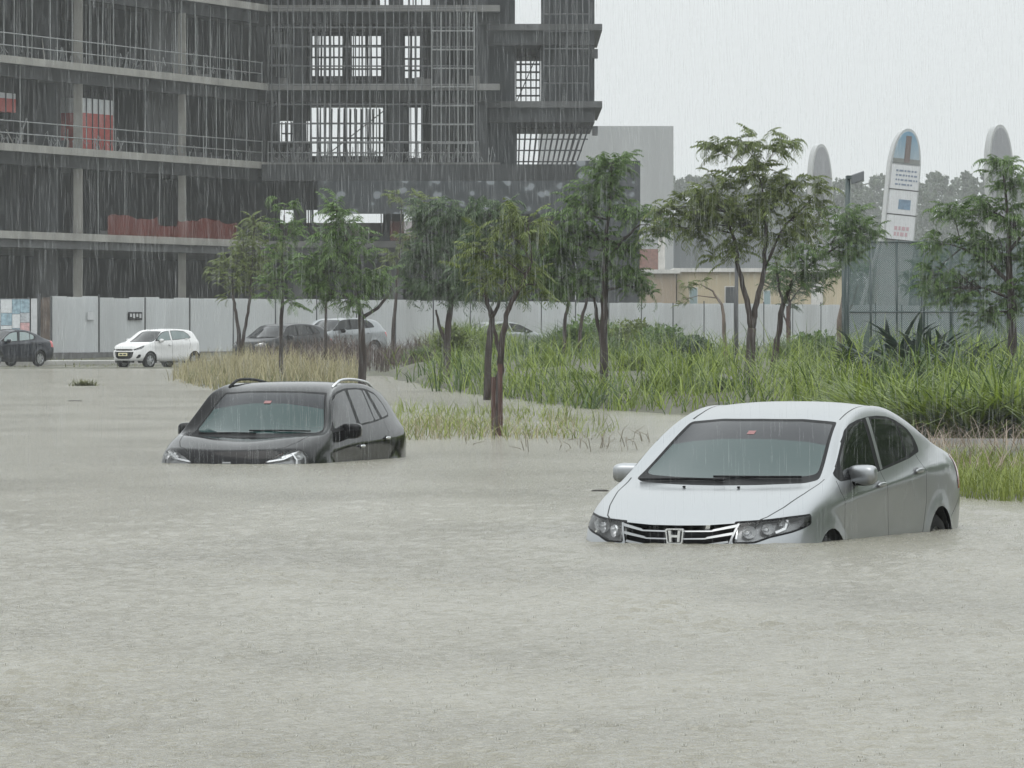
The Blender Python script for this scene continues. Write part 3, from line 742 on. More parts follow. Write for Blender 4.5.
u_regs = [('sun_strip','front',[(-.2,1.438),(.2,1.428),(.42,1.400),(.631,1.365),(.572,1.524),(.3,1.545),(-.2,1.548)],wl2),
 ('front_glass','side',rounded(u_fg,.04),None),('rear_glass','side',rounded(u_rg,.03),None),('rear_glass','side',rounded(u_qg,.02),None),
 ('quarter_glass','side',rounded(u_qg2,.02),None),('trim','side',rounded(u_dlo,.04),None),
 ('windshield','front',u_wsg,wl2),('trim','front',rounded([(-.2,1.068),(.4,1.068),(.69,1.073),(.75,1.095),(.592,1.545),(.3,1.562),(-.2,1.568)],.02),wl2),
 ('rear_window','rear',rounded([(-.2,1.18),(.52,1.19),(.60,1.22),(.50,1.50),(-.2,1.52)],.04),(-3.7,-3.0,1.1,1.6)),
 ('headlight','diag',rounded([(-.29,.800),(-.16,.880),(-.05,.925),(.05,.945),(.13,.940),(.19,.905),(.22,.850),(.20,.78),(.10,.75),(-.24,.76)],.02),(.3,.95,.7,1.0)),
 ('taillight','side',[(-3.32,1.07),(-3.60,1.08),(-3.72,1.0),(-3.70,.78),(-3.56,.80),(-3.45,.92)],(-3.8,-3.2,.6,1.15)),
 ('hood','top',[(.92,-.1),(.92,.3),(.735,.49),(.62,.60),(.40,.675),(0,.745),(-.30,.79),(-.42,.70),(-.24,.4),(-.15,-.1)],(-.45,.95,.86,1.15)),
 ('front_door','side',[(-.31,.36),(-.30,.63),(-.28,.9),(-.29,1.135),(-1.38,1.19),(-1.395,.8),(-1.395,.36)],(-1.6,0,.3,1.22)),
 ('rear_door','side',[(-1.395,.36),(-1.395,.8),(-1.38,1.19),(-2.42,1.26),(-2.48,1.0),(-2.38,.74),(-2.26,.52),(-2.22,.36)],(-2.6,-1.2,.3,1.28))]
u_lines = [('side',[(-.31,.36),(-.30,.63),(-.28,.9),(-.29,1.115)],.008,None),('side',[(-1.395,.36),(-1.395,.8),(-1.38,1.175)],.009,None),
 ('side',[(-2.41,1.245),(-2.48,1.0),(-2.38,.74),(-2.26,.52),(-2.22,.36)],.009,None),
 ('top',[(.735,.485),(.62,.60),(.40,.675),(0,.745),(-.30,.785)],.010,(-.45,.9,.86,1.15))]
u_crease = [(3,2,10,.4),(4,4,9,.3),(5,4,8,.25)]
suv_shell = Shell(cols_of(SUV), SUV['front'], SUV['rear'], u_crease, u_regs, u_lines, [(0,.36,.40),(-2.69,.36,.40)], 3)
suv_spec = dict(arches=[(0,.36,.40),(-2.69,.36,.40)], hw=.905, wheel_r=.36,
    handle={'front_door':(-1.30,.95),'rear_door':(-2.32,1.025)},
    mirror=(-.81,.935,1.13), mirror_size=(.16,.25,.165), mirror_root=(.835,1.13),
    bulbs=[(.10,.875,.055),(-.02,.875,.045)], lamp_lines=[[(-.25,.815),(-.08,.845),(.04,.90),(.14,.905),(.175,.86),(.165,.79)],[(.03,.89),(.06,.83),(.05,.79)],[(-.10,.86),(.02,.90),(.12,.92)]],
    wipers=[[(-.2,-.66,1.14),(-.08,-.2,1.13),(-.06,.05,1.12)],[(-.16,-.05,1.13),(-.2,.3,1.14),(-.3,.6,1.15)]])

# ---- the small hatchback: a shorter, narrower body on the same plan
def squeeze(D, fx, fy, fz, warp=lambda x: x):
    f = lambda p: (warp(p[0])*fx, p[1]*fy, p[2]*fz)
    return {k: ([[f(p) for p in r] for r in v] if k in ('front', 'rear') else [f(p) for p in v]) for k, v in D.items()}
hw_ = lambda x: x*.92 if x > 0 else (x if x > -2.6 else -2.6+(x+2.6)*.62)
HAT = squeeze(SUV, .86, .868, .885, hw_)
sx = lambda P: [(hw_(x)*.86, z*.885) for x, z in P]
sy = lambda P: [(y*.868, z*.885) for y, z in P]
wl3 = (-1.25, .05, .92, 1.46)
h_rgl = [(-1.42,1.565),(-1.81,1.572),(-2.25,1.54),(-2.47,1.43),(-2.58,1.31),(-2.50,1.27),(-1.42,1.198)]
h_regs = [('front_glass','side',rounded(sx([(-.48,1.16),(-.52,1.25),(-.78,1.442),(-.98,1.517),(-1.30,1.56),(-1.29,1.192),(-.8,1.162)]),.03),None),
 ('rear_glass','side',rounded(sx(h_rgl),.03),None),('trim','side',rounded(sx([(-.30,1.13),(-.48,1.27),(-.74,1.462),(-.95,1.54),(-1.315,1.578),(-1.30,1.178),(-.4,1.13)]),.02),None),
 ('trim','side',rounded(inset_poly(sx(h_rgl),-.02),.03),None),
 ('windshield','front',rounded(sy([(-.2,1.125),(.4,1.128),(.66,1.135),(.70,1.155),(.556,1.525),(.3,1.546),(-.2,1.552)]),.04),wl3),
 ('trim','front',rounded(sy([(-.2,1.098),(.4,1.098),(.69,1.102),(.728,1.120),(.578,1.545),(.3,1.562),(-.2,1.568)]),.02),wl3),
 ('rear_window','rear',rounded(sy([(-.2,1.18),(.52,1.19),(.60,1.22),(.50,1.50),(-.2,1.52)]),.04),(-3.2,-2.3,.95,1.42)),
 ('headlight','diag',rounded([(-.10,.70),(.02,.735),(.16,.79),(.30,.845),(.33,.81),(.22,.715),(.06,.665),(-.09,.655)],.015),(.05,.9,.5,.95)),
 ('grille','front',rounded([(-.2,.705),(.42,.705),(.46,.67),(.42,.645),(-.2,.64)],.01),(.3,1,.4,.9)),
 ('grille','front',rounded([(-.2,.60),(.50,.60),(.44,.40),(.30,.33),(-.2,.33)],.03),(.2,1,.2,.9)),
 ('trim','diag',rounded([(-.02,.36),(.10,.50),(.19,.50),(.17,.40),(.08,.35)],.02),(.1,.9,.2,.6)),
 ('taillight','side',[(-2.60,1.10),(-2.75,1.12),(-2.90,1.0),(-2.90,.78),(-2.74,.80),(-2.72,.95)],(-3.1,-2.5,.6,1.2)),
 ('hood','top',sy([(.92,-.1),(.92,.3),(.66,.46),(.52,.60),(.33,.675),(0,.745),(-.26,.79),(-.36,.70),(-.2,.4),(-.12,-.1)]),(-.45,.95,.76,1.05)),
 ('front_door','side',sx([(-.34,.33),(-.33,.63),(-.31,.9),(-.30,1.13),(-1.36,1.19),(-1.38,.8),(-1.38,.33)]),(-1.6,0,.2,1.1)),
 ('rear_door','side',sx([(-1.38,.33),(-1.38,.8),(-1.36,1.19),(-2.40,1.26),(-2.45,1.0),(-2.38,.74),(-2.3,.33)]),(-2.4,-1,.2,1.14))]
h_lines = [('side',sx([(-.34,.33),(-.33,.63),(-.31,.9),(-.30,1.12)]),.012,None),('side',sx([(-1.38,.33),(-1.38,.8),(-1.36,1.175)]),.012,None),
 ('side',sx([(-2.46,1.25),(-2.50,1.0),(-2.42,.8)]),.012,None)]
hat_arch = [(0,.30,.335),(-2.385,.30,.335)]
hat_shell = Shell(cols_of(HAT), HAT['front'], HAT['rear'], u_crease, h_regs, h_lines, hat_arch, 2)
hat_spec = dict(arches=hat_arch, hw=.79, wheel_r=.295, handle={'front_door':(-1.02,.87),'rear_door':(-1.95,1.10)},
    mirror=(-.50,.865,1.03), mirror_size=(.13,.19,.13), mirror_root=(.73,1.02), bulbs=[(.20,.765,.04),(.04,.70,.035)], wipers=[])

def grille_cavity(sh, root, name='grille', depth=-.06, m=None):
    g = put(sh.mesh(name, ['grille'], True, offset=depth), name, [m or trim], root)
    # side walls of the recess
    return g
# ---- 1. the silver saloon in the foreground
car = empty('parked_sedan'); place(car, 1.424, 44.5, 20.8, -.568, .0353)
tag(car, 'silver saloon car with chrome grille half sunk in the flood water', 'car')
build_car(car, sed_shell, sed_spec, dict(paint=silver, wind=wind_glass, side=side_glass))
g = grille_cavity(sed_shell, car)
for sd in (1, -1):
    for pts in ([(.052,.682,.009),(.25,.684,.009),(.262,.689,.014),(.418,.720,.019)], [(.052,.632,.009),(.215,.634,.009),(.23,.640,.014),(.395,.668,.018)], [(.052,.585,.009),(.19,.588,.010),(.37,.612,.016)]):
        q = strip_on(sed_shell, pts, 'front', .013, .03, .004)
        if sd < 0: mirror_mb(q)
        q.build('grille_bar', chrome, g, local=True)
    q = strip_on(sed_shell, [(.421,.733),(.370,.565)], 'front', .014, .03, .007)
    if sd < 0: mirror_mb(q)
    q.build('grille_frame', chrome, g, local=True)
# the badge: a slanted H in a rounded frame
fx_ = sed_shell.front_x(0, .64)
bd = MB(); zc = .650
def slab_yz(m, pts, x0, x1):
    nn = len(pts); m.add([(x0, y, z) for y, z in pts]+[(x1, y, z) for y, z in pts], [tuple(range(nn-1,-1,-1)), tuple(range(nn, 2*nn))]+[(i, (i+1)%nn, nn+(i+1)%nn, nn+i) for i in range(nn)])
outer = rounded([(-.056,-.054),(.056,-.054),(.067,.052),(-.067,.052)], .016); inner_ = [(y*.86, z*.84) for y, z in outer]; no = len(outer)
x0, x1 = fx_-.012, fx_+.014
vs = [(x0, y, zc+z) for y, z in outer]+[(x1, y, zc+z) for y, z in outer]+[(x1, y, zc+z) for y, z in inner_]+[(x0, y, zc+z) for y, z in inner_]
bd.add(vs, [(i, (i+1)%no, no+(i+1)%no, no+i) for i in range(no)]+[(no+i, no+(i+1)%no, 2*no+(i+1)%no, 2*no+i) for i in range(no)]+[(2*no+i, 2*no+(i+1)%no, 3*no+(i+1)%no, 3*no+i) for i in range(no)])
for sd in (1, -1):
    slab_yz(bd, [(sd*a, zc+b_) for a, b_ in ((.020,-.040),(.036,-.040),(.044,.040),(.026,.040),(.023,.006),(.021,-.010))], x0, x1+.002)
slab_yz(bd, [(-.024,zc-.008),(.024,zc-.008),(.025,zc+.008),(-.025,zc+.008)], x0, x1+.001)
bd.build('emblem', mat('badge_chrome', (.8, .81, .82), .2, metal=.7), g, local=True)
for y in (.20, -.20):
    z = sed_shell.top_z(-.02-abs(y)*.1+.10, y); pill(.085, y, z+.004, .03, .022, .014, 6).build('washer_nozzle', trim, car, smooth=True, local=True)
p, nn = sed_shell.hit((1, .0, 1.275), (-1, 0, 0)); MB().box((-.004,-.045,-.016), (.004,.045,.016))
tg = MB(); tg.add([(p.x+.006+dz*0-(dz*2.3), y, p.z+dz) for dz in (-.010, .012) for y in (-.025, .03)], [(0,1,3,2)])
tg.build('toll_tag', red_tag, car, local=True)

satin0 = mat('bright_handle', (.7, .71, .72), .2, metal=1)
# ---- 2. the black estate car behind it
car2 = empty('parked_suv'); place(car2, -2.885, 70.3, 14.5, -.79, 0)
tag(car2, 'black car with roof rails sunk to its headlights in the flood', 'car')
build_car(car2, suv_shell, suv_spec, dict(paint=black_p, wind=wind_glass, side=side_glass, handle=satin0))
satin = mat('satin_rail', (.62, .63, .64), .25, metal=.9)
for sd, mm in ((1, satin), (-1, trim)):  # sky gleam and dark underside painted: one rail pale, the other black
    pts = []
    for i, x in enumerate(np.linspace(-1.22, -2.95, 14)):
        yy = .60 if x > -2.6 else .60-.02*(x+2.6)/-.35; z = suv_shell.top_z(float(x), yy); lift = .040*min(1, min(i, 13-i)/2.2)
        pts.append((float(x), yy*sd, z+lift))
    MB().tube(pts, [.016]*14, 8).build('roof_rail', mm, car2, smooth=True, local=True)
p, nn = suv_shell.hit((1, .02, 1.445), (-1, 0, 0))
tg = MB(); tg.add([(p.x+.008-dz*2.1, y, p.z+dz) for dz in (-.014, .014) for y in (-.045, .035)], [(0,1,3,2)])
tg.build('toll_tag', red_tag, car2, local=True)
for sd in (1, -1):
    q = strip_on(suv_shell, [(-.12,.30),(0,.30)], 'top', .02, .01, .003)
ex = suv_shell.front_x(0, .80); MB().box((ex-.01,-.05,.765), (ex+.012,.05,.812)).build('emblem', chrome, car2, bevel=.006, local=True)

# ------------------------------------------------------------------ the cars beyond the flood
gz = ground_z
def far_car(shell, spec, name, label, P, px, Y, th, z, extra=None):
    c = empty(name); place(c, ax(px, Y), Y, th, z); tag(c, label, 'car'); build_car(c, shell, spec, P)
    if shell.parts.get('grille'): grille_cavity(shell, c)
    return c
c3 = far_car(hat_shell, hat_spec, 'parked_hatchback', 'small white hatchback parked before the corrugated site hoarding', dict(paint=white_p, wind=side_glass, side=pale_glass), 136, 243, 41.5, .0)
pl = MB().box((.70,-.24,.44), (.716,.24,.56)); pl.build('number_plate', plate_m, c3, bevel=.01, local=True)
MB().box((.7165,-.17,.475), (.719,-.02,.525)).box((.7165,.03,.475), (.719,.18,.525)).build('plate_characters', ink, c3, local=True)
sky_pale_glass = glass_mat('pale_reflection_glass', (.20, .25, .25), .05)  # pale sky reflection put into the glass colour
c4 = far_car(sed_shell, sed_spec, 'parked_sedan', 'dark saloon parked under the poster board at the left edge', dict(paint=navy_p, wind=side_glass, side=sky_pale_glass), -19, 248, 37, .01)
c5 = far_car(suv_shell, suv_spec, 'parked_suv', 'dark grey car half hidden behind the dry verge grass', dict(paint=grey_p, wind=side_glass, side=side_glass), 259, 250, 38, .02)
c6 = far_car(suv_shell, suv_spec, 'parked_suv', 'pale silver car standing behind the dark grey one by the hoarding', dict(paint=pale_p, wind=side_glass, side=side_glass, mirror=trim), 313, 262, 43, .27)
c7 = far_car(sed_shell, sed_spec, 'parked_sedan', 'pale saloon peeping out of the tall green plants before the hoarding', dict(paint=pale_p, wind=side_glass, side=side_glass, mirror=trim), 531, 278, -118, .36)

# ------------------------------------------------------------------ the building site
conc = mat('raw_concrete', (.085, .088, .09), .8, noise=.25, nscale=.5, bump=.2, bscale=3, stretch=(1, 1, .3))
conc_d = mat('dark_concrete', (.036, .039, .042), .85, noise=.35, nscale=.4, bump=.2, bscale=3, stretch=(1, 1, .25))  # darker, more mottled concrete for beams, set-back columns and the gable
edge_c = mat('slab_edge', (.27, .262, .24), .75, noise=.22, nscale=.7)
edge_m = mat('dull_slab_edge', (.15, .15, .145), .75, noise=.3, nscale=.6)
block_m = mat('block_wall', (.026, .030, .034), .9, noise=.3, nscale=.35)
steel = mat('galvanised_steel', (.26, .27, .27), .5, metal=.3, noise=.2)
dsteel = mat('dark_steel', (.05, .052, .055), .6)
red_m = mat('red_panel', (.30, .045, .035), .7, noise=.2)
pale_pan = mat('pale_panel', (.45, .46, .47), .7, noise=.1)
pink_pan = mat('pink_panel', (.42, .30, .28), .7, noise=.15)
orange_net = alpha_mat('orange_net', (.20, .035, .022), .42)
A_, B_ = Vector((ax(-60, 306), 306)), Vector((ax(265, 350), 350))
def inner(px, off):
    x, y = facade(px, off)
    if y > 376: t = (376-(A_.y+nrm0.y*off))/dd0.y; x, y = A_.x+nrm0.x*off+dd0.x*t, 376
    return (x, y)
dd0 = (B_-A_).normalized(); nrm0 = Vector((-dd0.y, dd0.x))
def facade(px, off=0):                       # plan point on the site's front where a pixel column meets it
    k = (px-512)/F
    if px < 265:
        dd = B_-A_; nrm = Vector((-dd.y, dd.x)).normalized(); a0 = A_+nrm*off
        t = (k*a0.y-a0.x)/(dd.x-k*dd.y); p = a0+dd*t; return (p.x, p.y)
    return (k*(350+off), 350+off)
bl = empty('unfinished_building', (facade(300)[0], 350, .5)); tag(bl, 'unfinished concrete frame building behind the hoarding with open floors', 'building')
FL = [6.25, 10.55, 14.85, 19.15, 23.4]
dd = (B_-A_).normalized(); nrm = Vector((-dd.y, dd.x))
xr = ax(500, 350)
for i, z in enumerate(FL):
    th = .32 if i else .75
    A2 = A_-dd*2; Ab = A2+nrm*22; mid = Vector((B_.x, 378))
    s_ = MB(); s_.prism([tuple(A2), tuple(B_), (xr, 350), (xr, 378), (-42, 378), tuple(Ab)], z-th, z)
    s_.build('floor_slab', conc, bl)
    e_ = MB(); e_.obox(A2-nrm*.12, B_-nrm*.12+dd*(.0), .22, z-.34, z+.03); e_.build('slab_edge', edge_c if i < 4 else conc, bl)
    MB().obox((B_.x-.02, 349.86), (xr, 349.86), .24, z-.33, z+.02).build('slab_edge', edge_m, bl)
    if i > 0:                                # downstand beams behind the edge
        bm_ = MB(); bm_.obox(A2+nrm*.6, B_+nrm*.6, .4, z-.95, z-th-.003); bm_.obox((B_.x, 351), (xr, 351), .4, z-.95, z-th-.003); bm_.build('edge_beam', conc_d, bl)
# the right-hand block: its floors stand a little lower
RF = [9.75, 14.0, 18.25, 22.5]
xl, xe = ax(478, 353), ax(594.5, 353)
for i, z in enumerate(RF):
    s_ = MB().box((xl, 352, z-.35), (ax(602, 353), 374, z)); s_.build('floor_slab', conc, bl)
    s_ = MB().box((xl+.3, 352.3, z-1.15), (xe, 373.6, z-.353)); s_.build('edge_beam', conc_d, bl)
    if i > 0: MB().box((ax(592.5, 352), 352.5, z-1.85), (ax(598, 352), 353.6, z-1.36)).build('bracket', dsteel, bl)
for i, (z0, z1) in enumerate(zip(RF[:-1], RF[1:])):
    if i == 0: continue
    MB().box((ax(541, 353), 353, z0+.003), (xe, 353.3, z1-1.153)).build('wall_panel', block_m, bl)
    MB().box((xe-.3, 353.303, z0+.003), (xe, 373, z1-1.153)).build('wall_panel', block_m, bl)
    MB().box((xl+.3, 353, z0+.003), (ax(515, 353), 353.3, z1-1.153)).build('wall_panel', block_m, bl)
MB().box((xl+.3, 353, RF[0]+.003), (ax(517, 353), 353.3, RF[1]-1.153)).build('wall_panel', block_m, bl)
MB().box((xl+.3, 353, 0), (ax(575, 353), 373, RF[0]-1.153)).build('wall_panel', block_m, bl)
# columns
for px, w_, f0 in ((78, .44, 0), (182, .40, 0), (-20, .5, 0)):
    x, y = facade(px, .5)
    q = MB().box((x-w_/2, y-w_/2, 0), (x+w_/2, y+w_/2, FL[0]-.76)); q.build('column', edge_c, bl)
    for a, b_ in zip(FL[:-1], FL[1:]):
        MB().box((x-w_/2, y-w_/2, a+.003), (x+w_/2, y+w_/2, b_-.955)).build('column', edge_c, bl)
for px, w_ in ((46, 1.15), (262, .6), (300, .7), (396, .8), (440, .7), (480, .8)):
    x, y = facade(px, 1.6)
    MB().box((x-w_/2, y-w_/2, 0), (x+w_/2, y+w_/2, FL[0]-.76)).build('column', conc, bl)
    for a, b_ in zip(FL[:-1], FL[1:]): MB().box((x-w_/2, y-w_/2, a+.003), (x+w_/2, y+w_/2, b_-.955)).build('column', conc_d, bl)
# walls inside the left wing
for (p0, p1, off, fl) in ((36, 76, 2.2, (1,)), (145, 184, 2.4, (1,)), (146, 180, 2.5, (2,)), (-60, 60, 6, (0, 1, 2, 3)), (84, 140, 7, (0, 2, 3)), (184, 262, 6.5, (0, 1, 2, 3)), (116, 150, 6, (1,)), (-60, 262, 14, (-1, 0, 1, 2, 3))):
    for f in fl:
        z0 = 0 if f < 0 else FL[f]+.004; z1 = (FL[0]-.70) if f < 0 else FL[f+1]-.28
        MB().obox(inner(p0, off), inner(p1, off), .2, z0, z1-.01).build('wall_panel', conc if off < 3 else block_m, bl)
xe14, ye14 = inner(262, 14)
for f in (-1, 0, 1, 2, 3):
    z0 = 0 if f < 0 else FL[f]+.004; z1 = (FL[0]-.70) if f < 0 else FL[f+1]-.29
    MB().box((xe14-6, 376.2, z0), (ax(262, 374)+.5, 376.4, z1)).build('wall_panel', block_m, bl)
for f in (-1, 0, 1, 2, 3):                   # closed gable and back of the left wing
    z0 = 0 if f < 0 else FL[f]+.004; z1 = (FL[0]-.70) if f < 0 else FL[f+1]-.29; q0 = A_-dd*1.6+nrm*1.2; q1 = A_-dd*1.6+nrm*21.5
    MB().obox(tuple(q0), tuple(q1), .2, z0, z1).build('wall_panel', conc_d, bl)
    MB().obox((q1.x+.5, q1.y+.9), (-41, 376.6), .2, z0, z1).build('wall_panel', conc_d, bl)
    MB().box((-40.5, 376.5, z0), (xe14-6.1, 376.7, z1)).build('wall_panel', conc_d, bl)
# rear wall of the middle bay, with its holes
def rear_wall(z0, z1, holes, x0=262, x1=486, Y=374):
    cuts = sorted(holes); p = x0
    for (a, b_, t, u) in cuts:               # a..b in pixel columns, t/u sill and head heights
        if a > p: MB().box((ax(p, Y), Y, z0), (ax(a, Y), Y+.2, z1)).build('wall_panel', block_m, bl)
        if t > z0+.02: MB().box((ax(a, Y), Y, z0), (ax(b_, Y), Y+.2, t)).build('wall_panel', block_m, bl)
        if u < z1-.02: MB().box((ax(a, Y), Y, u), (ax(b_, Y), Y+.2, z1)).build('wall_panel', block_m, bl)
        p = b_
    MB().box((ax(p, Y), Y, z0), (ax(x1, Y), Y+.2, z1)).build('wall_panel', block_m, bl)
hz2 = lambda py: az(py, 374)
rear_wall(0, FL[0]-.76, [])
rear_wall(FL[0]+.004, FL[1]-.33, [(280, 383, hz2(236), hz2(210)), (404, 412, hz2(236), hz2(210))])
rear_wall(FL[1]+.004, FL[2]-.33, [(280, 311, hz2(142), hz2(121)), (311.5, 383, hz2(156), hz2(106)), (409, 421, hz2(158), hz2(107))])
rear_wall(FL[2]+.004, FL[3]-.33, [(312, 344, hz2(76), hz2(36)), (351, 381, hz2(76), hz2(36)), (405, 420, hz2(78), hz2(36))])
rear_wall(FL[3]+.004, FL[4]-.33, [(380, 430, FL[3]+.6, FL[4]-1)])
MB().box((ax(275, 376), 377, hz2(238)), (ax(386, 376), 377.2, hz2(222))).build('pale_screen', pink_pan, bl)
# podium band and the printed screen below it
MB().box((ax(262, 349), 348.6, az(181, 349)), (ax(577, 349), 349.4, az(164.5, 349))).build('podium_beam', conc_d, bl)
m, n, l, b = new_mat('printed_screen')
tc = n.new('ShaderNodeTexCoord'); v = n.new('ShaderNodeTexVoronoi'); v.inputs['Scale'].default_value = 1.5; nz = n.new('ShaderNodeTexNoise'); nz.inputs['Scale'].default_value = 1.4
l.new(tc.outputs['Object'], v.inputs['Vector']); l.new(tc.outputs['Object'], nz.inputs['Vector'])
ml = n.new('ShaderNodeMath'); ml.operation = 'ADD'; l.new(v.outputs['Distance'], ml.inputs[0]); l.new(nz.outputs['Fac'], ml.inputs[1])
rp = n.new('ShaderNodeValToRGB'); l.new(ml.outputs[0], rp.inputs['Fac'])
for p_, c_ in ((.70, (.19, .21, .23)), (.80, (.05, .058, .065)), (.99, (.03, .036, .042))):
    e = rp.color_ramp.elements.new(p_); e.color = (*c_, 1)
rp.color_ramp.elements[0].color = (.30, .32, .34, 1); rp.color_ramp.elements[-1].color = (.03, .036, .042, 1)
l.new(rp.outputs[0], b.inputs['Base Color']); b.inputs['Roughness'].default_value = .6
scr_m = m
for a, b_, t, u in ((318, 576, 214, 181.3), (576.3, 640, 236, 161)):
    MB().box((ax(a, 349), 348.3, az(t, 349)), (ax(b_, 349), 348.5, az(u, 349))).build('podium_screen', scr_m, bl)
MB().box((ax(576.5, 349), 348.6, 0), (ax(639.5, 349), 352, az(161.5, 349))).build('podium_wall', block_m, bl)
# railings along the slab edges
for f, (p0, p1) in ((1, (-60, 262)), (2, (-60, 262)), (1, (268, 478))):
    r_ = MB(); z = FL[f]
    for h_ in (.55, 1.15): r_.tube([(*facade(p0, -.05), z+h_), (*facade((p0+p1)/2, -.05), z+h_), (*facade(p1, -.05), z+h_)], .03, 5)
    k = int((p1-p0)/28)
    for i in range(k+1): x, y = facade(p0+(p1-p0)*i/k, -.05); r_.tube([(x, y, z), (x, y, z+1.2)], .03, 5)
    r_.build('guard_rail', steel, bl)
# props and scaffold tubes standing on the edges
rs = random.Random(3)
def props(pxs, f, mm, r=.035, off=.25, top=None):
    for px in pxs:
        x, y = facade(px, off); z0, z1 = FL[f]+.004, (top or FL[f+1])-.36
        MB().tube([(x+rs.uniform(-.05, .05), y, z0), (x, y, z1)], r, 5).build('prop', mm, bl)
props((4, 14, 32, 50, 72, 90, 103, 113, 136, 160, 175, 181, 195, 210, 226, 250), 2, steel, .038)
props((20, 113, 145, 206, 216, 225, 246), 1, steel, .034)
props((98, 125, 160), 0, steel, .03)
rs_p = random.Random(31)
for f, nn_ in ((0, 22), (1, 34), (2, 34), (3, 16)):
    props([rs_p.uniform(-20, 258) for _ in range(nn_)], f, dsteel if f != 2 else steel, .028, rs_p.uniform(.8, 3.5))
    props([rs_p.uniform(268, 474) for _ in range(nn_)], f, dsteel, .032, rs_p.uniform(1, 5))
for i in range(56):                          # timber, boards and sacks left along the slab edges
    px = rs_p.uniform(-10, 476); f = rs_p.choice((0, 1, 1, 2, 2)); x, y = facade(px, rs_p.uniform(.5, 2.5)); a, b_, c = rs_p.uniform(.15, .9), rs_p.uniform(.1, .4), rs_p.uniform(.1, .55)
    MB().box((x-a/2, y-b_/2, FL[f]+.005), (x+a/2, y+b_/2, FL[f]+.005+c)).build('stacked_timber', rs_p.choice([conc, conc_d, edge_m, dsteel]), bl)
for f, p0, p1, k in ((1, 272, 492, 110), (1, -10, 258, 60), (2, -10, 258, 50)):   # tangled starter bars along the slab edge
    q = MB()
    for i in range(k):
        px = rs_p.uniform(p0, p1); x, y = facade(px, rs_p.uniform(-.05, .5)); h_ = rs_p.uniform(.3, .9); dx, dy = rs_p.uniform(-.35, .35), rs_p.uniform(-.2, .2)
        q.tube([(x, y, FL[f]+.01), (x+dx*.4, y+dy, FL[f]+h_), (x+dx, y+dy, FL[f]+h_*rs_p.uniform(.3, .8))], .02, 4)
    tag(q.build('starter_bars', steel, bl), kind='stuff')
# leaning braces and clutter at the slab edges
for f in (1, 2):
    for i in range(9):
        px = rs.uniform(0, 250); x, y = facade(px, .4); x2, y2 = facade(px+rs.uniform(-10, 10), 1.5)
        MB().tube([(x, y, FL[f]+.01), (x2, y2, FL[f]+rs.uniform(.7, 1.6))], .035, 5).build('brace', steel if i % 2 else edge_c, bl)

def scaffold(name, label, pxs, zs, Y, rr=.03, depth=1.2, mm=None, diag=True):
    e = empty(name, (ax(sum(pxs)/len(pxs), Y), Y, zs[0])); tag(e, label, 'scaffold')
    for px in pxs:
        for q in (0, depth): MB().tube([(ax(px, Y), Y+q, zs[0]), (ax(px, Y)+rs.uniform(-.06, .06), Y+q, zs[-1])], rr, 5).build('standard', mm or dsteel, e)
    for z in zs[1:-1]:
        for q in (0, depth): MB().tube([(ax(min(pxs), Y), Y+q, z), (ax(max(pxs), Y), Y+q, z)], rr*.9, 5).build('ledger', mm or dsteel, e)
    if diag:
        MB().tube([(ax(min(pxs), Y), Y, zs[0]), (ax(max(pxs), Y), Y, zs[-1])], rr*.9, 5).build('diagonal', mm or dsteel, e)
    return e
zz = lambda a, b_, k: [a+(b_-a)*i/k for i in range(k+1)]
scaffold('scaffolding', 'steel scaffold across the bright opening of the middle floor', [312+rs.uniform(-1, 1)+6.2*i for i in range(13)], zz(FL[1]+.02, FL[2]-.98, 4), 360, .035)
scaffold('scaffolding', 'steel scaffold behind the two tall openings of the upper floor', [306+rs.uniform(-1, 1)+4.7*i for i in range(18)], zz(FL[2]+.02, FL[3]-.98, 5), 362, .032, diag=False)
scaffold('scaffolding', 'narrow scaffold before the slim window right of the middle bay', [404, 410, 415, 420, 427], zz(FL[2]+.02, FL[3]-.98, 5), 364, .035, diag=False)
scaffold('scaffolding', 'low scaffold rack left of the bright opening', [281, 286, 291, 296, 301, 306], zz(FL[1]+.02, FL[1]+2.6, 4), 361, .03, diag=False)
scaffold('scaffolding', 'light scaffold poles climbing the shaded bay beside the corner', [268, 276, 284, 290, 297, 303], zz(FL[2]+.02, FL[3]-.98, 3), 351.5, .03, mm=steel, diag=False)
scaffold('scaffolding', 'scaffold tower in the tall window of the right-hand block', [516, 521, 526, 531, 536, 540], zz(RF[1]+.02, RF[2]-1.16, 7), 356, .032)
scaffold('scaffolding', 'scaffold poles in front of the dark bay between window and block', [432, 441, 449, 458, 466, 474], zz(FL[1]+.02, FL[3]-.4, 8), 348.8, .025, .9, steel, diag=False)
mid_steel = mat('weathered_tube', (.10, .105, .11), .6, noise=.3)
scaffold('scaffolding', 'dense tube scaffold covering the whole middle bay of the frame', [271+rs.uniform(-1.5, 1.5)+7.6*i for i in range(28)], [FL[1]+.02+1.05*i for i in range(12)], 349.0, .026, .9, mid_steel, diag=False)
scaffold('scaffolding', 'tube scaffold standing before the dark wall of the right block', [544+rs.uniform(-1, 1)+5.6*i for i in range(9)], [RF[1]+.02+.95*i for i in range(8)], 351.6, .026, .6, mid_steel, diag=False)
